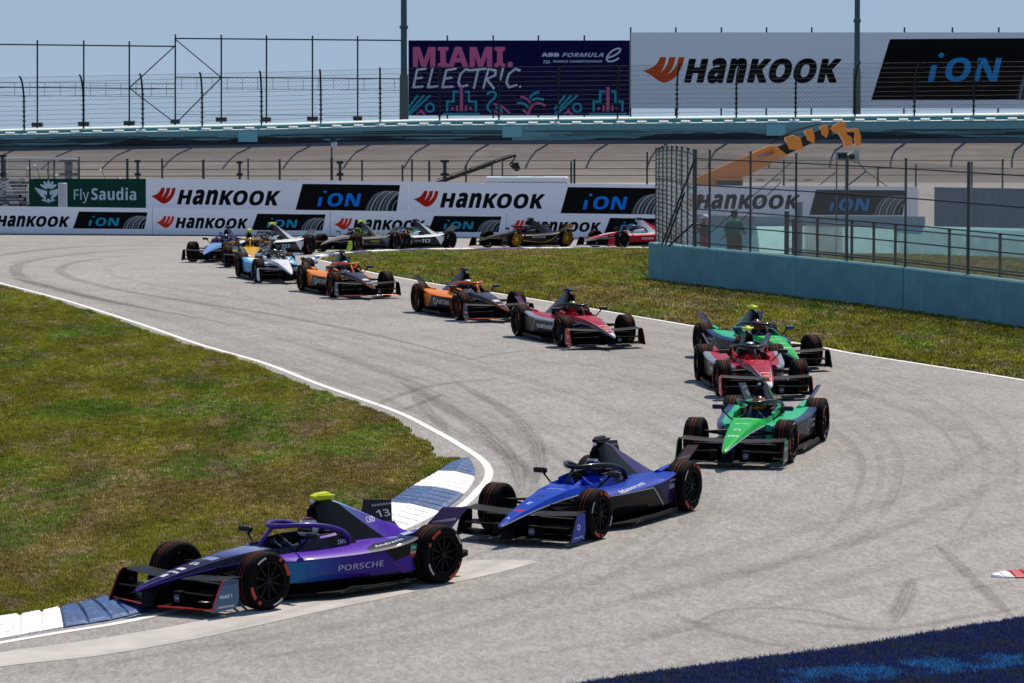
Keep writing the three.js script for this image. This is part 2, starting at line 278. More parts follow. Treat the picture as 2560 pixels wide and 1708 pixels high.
const meadowColor = (c, x, z) => {
  const dry = cl((fbm(x * 0.22 + 5, z * 0.09 + 50, 4) - 0.52) * 5), patch = fbm(x * 1.7 + 11, z * 0.55 + 7, 3), lush = cl((fbm(x * 0.9 + 70, z * 0.35, 3) - 0.54) * 6), bare = cl((fbm(x * 2.6 + 31, z * 0.9 + 13, 3) - 0.62) * 9);
  const j = rr(0.3, 1.75) * (0.55 + 0.9 * patch), straw = rnd() < 0.1 + 0.2 * dry + 0.3 * bare;
  let k = lerpC([0.215, 0.22, 0.014], [0.225, 0.17, 0.03], dry); k = lerpC(k, [0.12, 0.225, 0.013], lush * 0.85); k = lerpC(k, [0.22, 0.17, 0.09], bare * 0.7); if (straw) k = [0.40, 0.33, 0.16];
  return c.setRGB(k[0] * j, k[1] * j, k[2] * j);
};
const tuftA = tuft(11, 0.055, 0.02, 0.07);
grassField('infield_grass', 'short olive and brown grass of the infield inside the corner', 130000, () => {
  for (;;) { const d = 38 + Math.pow(rnd(), 1.35) * 58, z = -d; if (z < zA0 || z > zA1) continue; const half = d * 0.152, x = rr(-half - 0.4, half); if (x < grassLeftX(z)) return [x, z, 0.8 + d * 0.008]; }
}, meadowColor, tuftA);
const tuftB = tuft(11, 0.075, 0.02, 0.07);
grassField('verge_grass', 'green and straw grass between the two legs of the track', 80000, () => {
  for (;;) { const d = 62 + rnd() * 75, z = -d; if (z < zB0 || z > zB1) continue; const half = d * 0.152, x = rr(-half, half + 0.4); if (x > outerLeft(z) && z > zTop(x) + 0.3) return [x, z, 1 + d * 0.004]; }
}, meadowColor, tuftB);
const nearLine = run([[1380, 1724], [1470, 1708], [1696, 1674], [1943, 1642], [2140, 1615], [2387, 1573], [2560, 1545], [2700, 1520]], 60), nearX = nearLine.map((p) => [p.x, p.z]).sort((a, b) => a[0] - b[0]);
const zNear = (x) => { if (x <= nearX[0][0]) return 0; for (let i = 1; i < nearX.length; i++) if (x <= nearX[i][0]) return nearX[i - 1][1] + (nearX[i][1] - nearX[i - 1][1]) * (x - nearX[i - 1][0]) / (nearX[i][0] - nearX[i - 1][0]); return nearX[nearX.length - 1][1]; };
const sA = G(1987, 1706), sB = G(2560, 1655);
struct('painted_verge_ground', sheet(nearLine[nearLine.length - 1].z + 0.45, -26, 0.4, (z) => edgeAt(nearLine)(z - 0.45), () => 14, 12, 0.012), M(0x0a1226, 1));
grassField('painted_grass', 'dark blue painted grass in the near corner with bright blue streak', 90000, () => {
  for (;;) { const d = 32.5 + rnd() * 7, z = -d, x = rr(0.5, d * 0.152 + 0.5); if (z > zNear(x) + 0.42 + rr(-0.14, 0.12)) return [x, z, 0.9]; }
}, (c, x, z) => {
  const t = (x - sA.x) / (sB.x - sA.x), zs = sA.z + (sB.z - sA.z) * t, off = z - zs, blot = fbm(x * 5 + 3, z * 3.2, 3), st = t > -0.05 && off > -0.25 && off < 0.75 && blot > 0.5 && rnd() < 0.6, j = rr(0.3, 1.7);
  if (st) return c.setRGB(0.015 * j, 0.2 * j, 0.52 * j); if (rnd() < 0.2 + 0.35 * cl((blot - 0.5) * 5)) return c.setRGB(0.035 * j, 0.05 * j, 0.02 * j);
  return c.setRGB(0.004 * j, 0.02 * j, 0.15 * j);
}, tuft(10, 0.06, 0.03, 0.1));
// ---------------------------------------------------------------- oval banking, its wall and catch fence
const steel = M(0x3a4148, 0.55, 0.5), darkSteel = M(0x20262b, 0.6, 0.4), galv = M(0x8d9499, 0.5, 0.6), poleGreen = M(0x3f5a63, 0.6, 0.1), cableM = M(0x2a2d30, 0.6, 0.4);
const D_WALL = 352;
// row of the wall's foot and of its top, sighted along the frame
const wallFoot = (u) => 372 - 20 * cl((u + 100) / 1100) - 9 * cl((u - 600) / 2000);
const wallTop = (u) => 325 - 27 * cl((u + 100) / 1150) * (1 - 0.12 * cl((u + 100) / 1150)) - 20 * cl((u - 700) / 1900);
const spanU = []; for (let u = -1120; u <= 3680; u += 48) spanU.push(u);
{
  const map = dataTex(512, (u, v, i, j) => { const st = fbm(u * 3, v * 40, 3, 40), g = 104 + (st - 0.5) * 34 + (fbm(u * 30, v * 30, 2, 30) - 0.5) * 16 + (grain(i, j, 11) - 0.5) * 14; return [g, g * 0.955, g * 0.925]; }, { repeat: [0.02, 1] });
  const pos = [], uv = [], idx = [], prof = [[0, 0], [0.12, 0.06], [0.25, 0.145], [0.4, 0.275], [0.55, 0.43], [0.7, 0.61], [0.85, 0.8], [1, 1]], W = prof.length;
  spanU.forEach((u, i) => { const f = P(u, wallFoot(u), D_WALL); prof.forEach(([t, h]) => { const z = -D_WALL + 17 * (1 - t); pos.push(f.x, 1.0 + (f.y - 1.0) * h, z); uv.push(f.x, t); }); if (i) for (let q = 0; q < W - 1; q++) { const a = (i - 1) * W + q, b = i * W + q; idx.push(a, b, a + 1, a + 1, b, b + 1); } });
  const g = new THREE.BufferGeometry(); g.setAttribute('position', new THREE.Float32BufferAttribute(pos, 3)); g.setAttribute('uv', new THREE.Float32BufferAttribute(uv, 2)); g.setIndex(idx); g.computeVertexNormals();
  struct('banked_track', g, M(0xffffff, 0.9, 0, { map }));
}
function prism(us, profile, mat, name, parent, d0) { // long body: profile(u) gives [[row, distance]...] run along the frame
  const pos = [], uv = [], idx = []; let W = 0;
  us.forEach((u, i) => { const pr = profile(u); W = pr.length; let s = 0; pr.forEach(([v, d], k) => { const p = P(u, v, d0), y = p.y; if (k) s += Math.hypot(y - pos[pos.length - 2], d - (-pos[pos.length - 1])); pos.push(p.x, y, -d); uv.push(p.x, s); }); if (i) for (let q = 0; q < W - 1; q++) { const a = (i - 1) * W + q, b = i * W + q; idx.push(a, b, a + 1, a + 1, b, b + 1); } });
  const g = new THREE.BufferGeometry(); g.setAttribute('position', new THREE.Float32BufferAttribute(pos, 3)); g.setAttribute('uv', new THREE.Float32BufferAttribute(uv, 2)); g.setIndex(idx);
  const f = g.toNonIndexed(); f.computeVertexNormals(); return part(name, f, mat, parent);
}
const tealBase = 0x3f9494;
const tealFace = M(0xffffff, 0.7, 0, { map: canvasTex(2048, 128, (x, w, h) => { // painted steel with long black scuffs where cars have brushed along
  x.fillStyle = '#6b9c9e'; x.fillRect(0, 0, w, h);
  for (let k = 0; k < 420; k++) { const y = h - Math.pow(rnd(), 2.4) * h * 0.7, L = rr(40, 420), px = rr(-100, w); x.strokeStyle = `rgba(16,22,26,${rr(0.25, 0.8)})`; x.lineWidth = rr(1, 6); x.beginPath(); x.moveTo(px, y); x.quadraticCurveTo(px + L / 2, y - rr(-5, 12), px + L, y + rr(-4, 6)); x.stroke(); }
  for (let k = 0; k < 26; k++) { const px = rr(-100, w), L = rr(90, 330), top = h * rr(0.42, 0.68); x.fillStyle = `rgba(14,20,24,${rr(0.5, 0.9)})`; x.beginPath(); x.moveTo(px, h); x.bezierCurveTo(px + L * 0.2, h, px + L * rr(0.3, 0.5), top, px + L * 0.6, top); x.bezierCurveTo(px + L * 0.75, top, px + L * 0.9, h * 0.8, px + L, h * 0.82); x.lineTo(px + L, h); x.fill(); }
  x.fillStyle = '#0d1418'; x.fillRect(0, h * 0.78, w, h * 0.22);
}) });
tealFace.map.wrapS = THREE.RepeatWrapping; tealFace.map.repeat.set(1 / 118, 1 / 2.2);
const tealPlain = M(tealBase, 0.7), tealPale = M(0xe0f0ec, 0.7), foamWhite = M(0xdfe6e2, 0.8);
{
  const w = thing('oval_wall', 'long teal retaining wall with black scuffs along top of the banked track', 'wall');
  const px = (u, t) => wallFoot(u) + (wallTop(u) - wallFoot(u)) * t;
  prism(spanU, (u) => [[wallFoot(u) + 14, D_WALL - 0.25], [px(u, 0.66), D_WALL - 0.25], [px(u, 0.7), D_WALL - 0.2], [px(u, 0.7), D_WALL + 0.35]], tealFace, 'steel_barrier', w, D_WALL);
  prism(spanU, (u) => [[px(u, 0.685), D_WALL - 0.28], [px(u, 0.7), D_WALL - 0.28], [px(u, 0.745), D_WALL + 0.3]], tealPale, 'top_tube', w, D_WALL);
  prism(spanU, (u) => [[px(u, 0.5), D_WALL + 0.35], [px(u, 0.93), D_WALL + 0.35]], tealPlain, 'concrete_wall', w, D_WALL);
  prism(spanU, (u) => [[px(u, 0.885), D_WALL + 0.28], [px(u, 0.9), D_WALL + 0.28], [px(u, 1.0), D_WALL + 0.9], [wallFoot(u) + 30, D_WALL + 1.1]], tealPale, 'wall_coping', w, D_WALL);
  let k = 0;
  for (let u = -30 - 54.5 * 9; u < 3100; u += 54.5) { const p = P(u, px(u, 0.755), D_WALL); part(k ? `foam_block_${String(k).padStart(3, '0')}` : 'foam_block', new THREE.BoxGeometry(0.95, 0.14, 0.3).rotateX(0.5).translate(p.x, p.y + 0.02, -D_WALL - 0.02), foamWhite, w); k++; }
  // bracket plates down the front of the steel barrier
  for (let u = 620, b = 0; u < 2600; u += 660, b++) { const p = P(u, px(u, 0.36), D_WALL); part(b ? `patch_plate_00${b}` : 'patch_plate', bx(2.0, 1.15, 0.06, p.x, p.y, -D_WALL + 0.29), M(0x7cb9bd, 0.7), w); }
}
{
  const f = thing('catch_fence', 'tall dark catch fence of bent posts and cables above teal oval wall', 'fence');
  const postG = (u, h, lean) => { // post with cable clamps; the head leans in over the track
    const b = P(u, wallTop(u), D_WALL), s = LENS / D_WALL, H = h / s, L = [];
    L.push(bar([b.x, b.y - 0.3, -D_WALL - 0.5], [b.x, b.y + H * 0.6, -D_WALL - 0.5], 0.1, 6), tube([[b.x, b.y + H * 0.6, -D_WALL - 0.5], [b.x + 0.02, b.y + H * 0.8, -D_WALL + 0.3], [b.x + 0.08, b.y + H * 0.94, -D_WALL + lean * 0.55], [b.x + 0.12, b.y + H, -D_WALL + lean]], 0.1, 10, 6));
    for (let i = 0; i < 7; i++) L.push(new THREE.CylinderGeometry(0.19, 0.19, 0.13, 6).translate(b.x, b.y + 0.25 + i * H * 0.095, -D_WALL - 0.45));
    return merge(L);
  };
  let n = 0; for (let u = 60 - 149 * 4; u < 3150; u += 148.6) { const h = 128 - 0 * u; part(n ? `post_${String(n).padStart(3, '0')}` : 'post', postG(u, h, 3.2), darkSteel, f); n++; }
  for (let i = 0; i < 11; i++) {
    const L = []; for (let k = 0; k < spanU.length - 1; k++) { const a = P(spanU[k], wallTop(spanU[k]), D_WALL), b = P(spanU[k + 1], wallTop(spanU[k + 1]), D_WALL), t = i / 10, y = 0.4 + t * 4.8, z = -D_WALL - 0.4 + (t > 0.6 ? (t - 0.6) * (t - 0.6) * 20 : 0); L.push(bar([a.x, a.y + y, z], [b.x, b.y + y, z], 0.018, 3)); }
    part(i ? `cable_${String(i).padStart(3, '0')}` : 'cable', merge(L), cableM, f);
  }
  { // wire mesh, two families of slanting wires
    const L = []; const step = 0.42, x0 = P(-560, 300, D_WALL).x, x1 = P(3120, 300, D_WALL).x;
    for (let x = x0 - 5; x < x1; x += step) for (const s of [-1, 1]) { const u = 1280 + x * LENS / D_WALL, b = P(u, wallTop(u), D_WALL), u2 = 1280 + (x + 5) * LENS / D_WALL, b2 = P(u2, wallTop(u2), D_WALL); L.push(bar([x, b.y + (s > 0 ? 0.2 : 5.2), -D_WALL - (s > 0 ? 0.45 : -0.9)], [x + 5, b2.y + (s > 0 ? 5.2 : 0.2), -D_WALL - (s > 0 ? -0.9 : 0.45)], 0.008, 3)); }
    const m = part('wire_mesh', merge(L), cableM, f); m.userData.kind = 'stuff';
  }
}

// ---------------------------------------------------------------- prints: the sponsor lettering
function letter(x, s, px, py, h, color, o = {}) { // text with cap height h, left edge px, baseline py
  x.save(); x.translate(px, py); x.transform(1, 0, -(o.slant || 0), 1, 0, 0); x.scale((o.stretch || 1), 1); x.fillStyle = color; x.font = `${o.weight || 'bold'} ${h / 0.72}px sans-serif`; x.textBaseline = 'alphabetic';
  if (o.fit) { const w = x.measureText(s).width; x.scale(o.fit / w, 1); }
  if (o.heavy) { x.strokeStyle = color; x.lineWidth = o.heavy; x.lineJoin = 'round'; x.strokeText(s, 0, 0); }
  x.fillText(s, 0, 0); x.restore();
}
function wing(x, px, py, w, h, color) { // flame shaped emblem: three swept feathers ending in a point at the left
  x.fillStyle = color; x.beginPath(); x.moveTo(px, py + h * 0.52); x.bezierCurveTo(px + w * 0.25, py + h * 0.45, px + w * 0.36, py + h * 0.3, px + w * 0.42, py); x.lineTo(px + w * 0.57, py); x.bezierCurveTo(px + w * 0.54, py + h * 0.3, px + w * 0.5, py + h * 0.45, px + w * 0.42, py + h * 0.62); x.bezierCurveTo(px + w * 0.56, py + h * 0.45, px + w * 0.61, py + h * 0.25, px + w * 0.64, py); x.lineTo(px + w * 0.79, py); x.bezierCurveTo(px + w * 0.76, py + h * 0.3, px + w * 0.7, py + h * 0.5, px + w * 0.6, py + h * 0.68); x.bezierCurveTo(px + w * 0.77, py + h * 0.5, px + w * 0.84, py + h * 0.25, px + w * 0.86, py); x.lineTo(px + w, py); x.bezierCurveTo(px + w * 0.95, py + h * 0.6, px + w * 0.72, py + h * 0.98, px + w * 0.5, py + h); x.bezierCurveTo(px + w * 0.33, py + h * 0.9, px + w * 0.2, py + h * 0.66, px, py + h * 0.52); x.fill();
}
function hankook(x, px, py, h, w, slant, heavy) { // capitals with an a and an n as tall as the capitals
  x.save(); x.translate(px, py); x.transform(1, 0, -slant, 1, 0, 0); x.fillStyle = x.strokeStyle = '#0d0e11'; x.lineJoin = 'round'; x.lineWidth = heavy; x.font = `bold ${h / 0.72}px sans-serif`; x.textBaseline = 'alphabetic';
  const tall = 1.31, ws = [...'HanKOOK'].map((c) => x.measureText(c).width), f = w / ws.reduce((a, b) => a + b, 0); let o = 0;
  [...'HanKOOK'].forEach((c, i) => { x.save(); x.translate(o * f, 0); x.scale(f * 0.97, 'an'.includes(c) ? tall : 1); x.strokeText(c, 0, 0); x.fillText(c, 0, 0); x.restore(); o += ws[i]; }); x.restore();
}
function tyrePrint(x, px, py, w, h) { // quarter view of a treaded tyre, cut by the frame
  x.save(); x.fillStyle = '#3a3d40'; x.beginPath(); x.moveTo(px, py + h); x.bezierCurveTo(px + w * 0.08, py + h * 0.3, px + w * 0.35, py, px + w * 0.7, py); x.lineTo(px + w, py + h * 0.02); x.lineTo(px + w, py + h); x.closePath(); x.fill(); x.clip();
  for (let i = 0; i < 6; i++) { x.strokeStyle = i % 2 ? '#a3a7a9' : '#777b7e'; x.lineWidth = w * 0.045; x.beginPath(); const o = i * w * 0.11; x.moveTo(px + w * 0.06 + o, py + h * 1.05); x.bezierCurveTo(px + w * 0.1 + o, py + h * 0.5, px + w * 0.3 + o, py + h * 0.1, px + w * 0.62 + o, py - h * 0.05); x.stroke(); }
  x.fillStyle = '#0c0d0e'; x.beginPath(); x.ellipse(px + w * 1.02, py + h * 0.9, w * 0.3, h * 0.62, 0.1, 0, 7); x.fill(); x.strokeStyle = '#8b8f92'; x.lineWidth = w * 0.03; x.beginPath(); x.ellipse(px + w * 1.02, py + h * 0.9, w * 0.22, h * 0.5, 0.1, 0, 7); x.stroke(); x.restore();
}
function iON(x, px, py, w, h, c1, c2) { const g = x.createLinearGradient(px, 0, px + w, 0); g.addColorStop(0, c1); g.addColorStop(1, c2); letter(x, 'ı', px, py + h, h * 0.8, g, { slant: 0.2, heavy: h * 0.06, fit: w * 0.12 }); x.fillStyle = g; x.beginPath(); x.ellipse(px + w * 0.13 + h * 0.2, py - h * 0.03, h * 0.11, h * 0.1, 0, 0, 7); x.fill(); letter(x, 'ON', px + w * 0.2, py + h, h * 0.92, g, { slant: 0.2, fit: w * 0.8, heavy: h * 0.02 }); }
// one stretch of sponsor banner: emblem, name, dark slanted panel with tyre
function bannerStretch(x, px, w, h, o) {
  const k = (t) => px + w * t;
  wing(x, k(o.wing[0]), h * o.wing[2], w * (o.wing[1] - o.wing[0]), h * (o.wing[3] - o.wing[2]), o.red || '#d8331c');
  hankook(x, k(o.name[0]), h * o.name[3], h * (o.name[3] - o.name[2]), w * (o.name[1] - o.name[0]), 0.22, h * 0.03);
  x.fillStyle = '#07080b'; x.beginPath(); x.moveTo(k(o.dark[0]) + h * 0.22, h * o.dark[2]); x.lineTo(k(o.dark[1]), h * o.dark[2]); x.lineTo(k(o.dark[1]) - h * 0.12, h * o.dark[3]); x.lineTo(k(o.dark[0]), h * o.dark[3]); x.fill();
  const dw = w * (o.dark[1] - o.dark[0]), dh = h * (o.dark[3] - o.dark[2]);
  iON(x, k(o.dark[0]) + dw * 0.2, h * o.dark[2] + dh * 0.3, dw * 0.42, dh * 0.52, o.c1, o.c2);
  if (o.tyre !== 0) { x.save(); x.beginPath(); x.moveTo(k(o.dark[0]), h * o.dark[2]); x.lineTo(k(o.dark[1]), h * o.dark[2]); x.lineTo(k(o.dark[1]) - h * 0.12, h * o.dark[3]); x.lineTo(k(o.dark[0]), h * o.dark[3]); x.clip(); tyrePrint(x, k(o.dark[0]) + dw * 0.66, h * o.dark[2] + dh * 0.22, dw * 0.33, dh * 0.8); x.restore(); }
}
const wrinkle = dataTex(256, (u, v) => { const n = fbm(u * 14, v * 4, 3, 14) * 255; return [n, n, n]; }, { srgbSpace: false, repeat: [3, 1] });
function panelBoard(name, label, uL, uR, vTL, vBL, vTR, vBR, dL, dR, tex, group, toGround = false) { // upright board between two sightings; print on the side facing the track
  const a = P(uL, vTL, dL), b = P(uR, vTR, dR), a0 = P(uL, vBL, dL), b0 = P(uR, vBR, dR), g = thing(name, label, 'banner', [0, 0, 0], group);
  const q = (A, B, C, D) => { const m = new THREE.BufferGeometry(); m.setAttribute('position', new THREE.Float32BufferAttribute([...A, ...B, ...C, ...A, ...C, ...D], 3)); m.setAttribute('uv', new THREE.Float32BufferAttribute([0, 0, 1, 0, 1, 1, 0, 0, 1, 1, 0, 1], 2)); m.computeVertexNormals(); return m; };
  part('printed_face', q([a0.x, a0.y, a0.z], [b0.x, b0.y, b0.z], [b.x, b.y, b.z], [a.x, a.y, a.z]), new THREE.MeshPhysicalMaterial({ roughness: 0.6, specularIntensity: 0.2, map: tex, bumpMap: wrinkle, bumpScale: 0.012 }), g);
  const L = Math.hypot(b.x - a.x, b.z - a.z), back = new THREE.BoxGeometry(L, 1, 0.12), pos = back.attributes.position, nx = -(b.z - a.z) / L, nz = (b.x - a.x) / L;
  for (let i = 0; i < pos.count; i++) { const t = pos.getX(i) / L + 0.5, up = pos.getY(i) > 0, dz = pos.getZ(i) > 0 ? 0.006 : 0.13, lo = a0.y + (b0.y - a0.y) * t, hi = a.y + (b.y - a.y) * t; pos.setXYZ(i, a.x + (b.x - a.x) * t - nx * dz * Math.sign(nz || 1), up ? hi - 0.003 : toGround ? 0.9 : lo, a.z + (b.z - a.z) * t - Math.abs(nz) * dz); }
  back.computeVertexNormals(); part('backing_board', back, M(0x9aa1a8, 0.7), g); return g;
}
const vinyl = '#eef0f6';
// trackside barrier: a low run of banners along the far edge
{
  const seg = (u0) => ({ u0 });
  const tex = (o) => canvasTex(1400, 214, (x, w, h) => { x.fillStyle = vinyl; x.fillRect(0, 0, w, h); bannerStretch(x, 0, w, h, o); });
  const o = { wing: [0.02, 0.125, 0.3, 0.75], name: [0.125, 0.53, 0.36, 0.73], dark: [0.56, 0.975, 0.16, 0.8], c1: '#1d9ab8', c2: '#35b0b8' };
  const t1 = tex(o), t2 = tex(o), t3 = tex(o);
  const topAt = (u) => 515.5 + (536 - 515.5) * u / 1600, botAt = (u) => 583 + (596 - 583) * u / 1600, dAt = (u) => 154 - 7 * u / 1600;
  const starts = [-67, 381, 826, 1266, 1706];
  const words = ['lower sponsor banner barrier running out of the left edge', 'lower sponsor banner barrier below the green board end', 'lower sponsor banner barrier behind the white and black cars', 'lower sponsor banner barrier behind the black and gold car', 'lower sponsor banner barrier seen through the bundled fence'];
  for (let i = 0; i < 5; i++) { const a = starts[i], b = starts[i + 1] || 2160; panelBoard('banner_barrier', words[i], a, b - 1, topAt(a), botAt(a), topAt(b), botAt(b), dAt(a), dAt(b), [t1, t2, t3][i % 3], 'lower trackside banners', true); }
  struct('kerbside_strip', ribbon(run([[-100, 586.5], [0, 587], [800, 592], [1640, 600], [2100, 604]], 40), 0.9, 0.02), M(0x4b4420, 1));
}
// raised boards behind it
{
  const tex = (o, w0 = 1500) => canvasTex(w0, 190, (x, w, h) => { x.fillStyle = '#f1f0f5'; x.fillRect(0, 0, w, h); bannerStretch(x, 0, w, h, o); });
  const o1 = { wing: [0.018, 0.113, 0.3, 0.82], name: [0.113, 0.5, 0.37, 0.82], dark: [0.57, 0.97, 0.12, 0.985], c1: '#0f7fe0', c2: '#2ab4c4', red: '#b5200f' };
  const top = (u) => 446 + (461 - 446) * (u - 365) / 1275 + 4 * cl((u - 1640) / 600), bot = (u) => 523 + 15 * (u - 365) / 1275, d = 166;
  const t = tex(o1);
  [[365, 1020, 'raised sponsor board beside the green airline board'], [1021, 1688, 'raised sponsor board in front of camera jib and white bus']].forEach(([a, b, l]) => panelBoard('sponsor_board', l, a, b, top(a), bot(a), top(b), bot(b), d, d, t, 'raised trackside boards', true));
  panelBoard('sponsor_board', 'raised sponsor board seen through the wire fence behind the marshals', 1690, 2296, 463, 540, 467, 542, d, d, tex({ ...o1, wing: [0.02, 0.12, 0.32, 0.75], name: [0.075, 0.5, 0.3, 0.74], dark: [0.55, 0.95, 0.12, 0.95], c1: '#1c86c8', c2: '#2b9ed0' }), 'raised trackside boards', true);
  panelBoard('airline_board', 'dark green airline board with pale emblem and lettering', 72, 364, 447, 518, 447, 520, d, d, canvasTex(1168, 290, (x, w, h) => {
    x.fillStyle = '#0a3d31'; x.fillRect(0, 0, w, h); const c = '#b9c9d6'; x.fillStyle = c; const k = (px, py) => [w * px / 1710, h * py / 395], poly = (...p) => { x.beginPath(); p.forEach(([a, b], i) => x[i ? 'lineTo' : 'moveTo'](...k(a, b))); x.fill(); };
    poly([75, 120], [265, 170], [265, 230], [210, 210], [250, 250], [250, 280], [180, 250]); poly([495, 120], [305, 170], [305, 230], [360, 210], [320, 250], [320, 280], [390, 250]);
    poly([180, 300], [235, 265], [262, 335], [240, 320]); poly([390, 300], [335, 265], [308, 335], [330, 320]); poly([285, 345], [255, 300], [285, 270], [315, 300]);
    for (let i = -2; i <= 2; i++) { x.save(); x.translate(...k(285, 150)); x.rotate(i * 0.5); x.beginPath(); x.ellipse(0, -h * 0.19, w * 0.012, h * 0.14, 0, 0, 7); x.fill(); x.restore(); }
    letter(x, 'Fly', w * 640 / 1710, h * 290 / 395, h * 0.36, c, { weight: 'normal', fit: w * 240 / 1710 }); letter(x, 'Saudia', w * 905 / 1710, h * 290 / 395, h * 0.4, c, { fit: w * 680 / 1710 });
  }), undefined, true);
  const wp = thing('marker_post', 'short pale round post standing before the green airline board', 'post'); { const p = P(156.5, 518, 160), q = P(156.5, 459, 160); part('shaft', new THREE.CylinderGeometry(0.21, 0.21, q.y - 0.95, 18).translate(p.x, (q.y + 0.95) / 2, -160), M(0xb8bcc0, 0.4), wp); part('cap', new THREE.CylinderGeometry(0.19, 0.21, 0.03, 18).translate(p.x, q.y + 0.015, -160), M(0xd8dadc, 0.4), wp); }
  panelBoard('windbreak_screen', 'plain grey screen panel at the right edge behind fence', 2336, 2600, 468, 590, 472, 596, 128, 126, canvasTex(256, 256, (x, w, h) => { x.fillStyle = '#7d8a99'; x.fillRect(0, 0, w, h); for (let i = 0; i < 60; i++) { x.fillStyle = `rgba(70,80,94,${rr(0.05, 0.2)})`; x.fillRect(rr(0, w), 0, rr(1, 4), h); } }), undefined, true);
  // heap of grey slabs at the far left
  const st = thing('slab_stack', 'uneven stack of pale grey slabs at left edge beside airline board', 'slab stack'); let n = 0;
  const slabM = [0x8f9396, 0xa9adb0, 0x6d7174, 0x565a5d].map((c) => M(c, 0.9));
  for (let r = 0; r < 9; r++) for (let u = -50; u < 68;) { const w = rr(12, 34), p = P(u + w / 2, 514 - r * 8.2, 168), s = 168 / LENS; const ww = Math.min(w, 70 - u) * s; part(n ? `slab_${String(n).padStart(3, '0')}` : 'slab', bx(ww * 0.95, 0.13, rr(0.5, 0.9), p.x, p.y, -168 - rr(0, 0.1)), slabM[Math.floor(rnd() * 4)], st); n++; u += w; }
  part('stack_core', bx(2.2, 1.7, 0.5, P(10, 480, 168.4).x, 1.75, -168.5), M(0x3c3f42, 1), st);
}
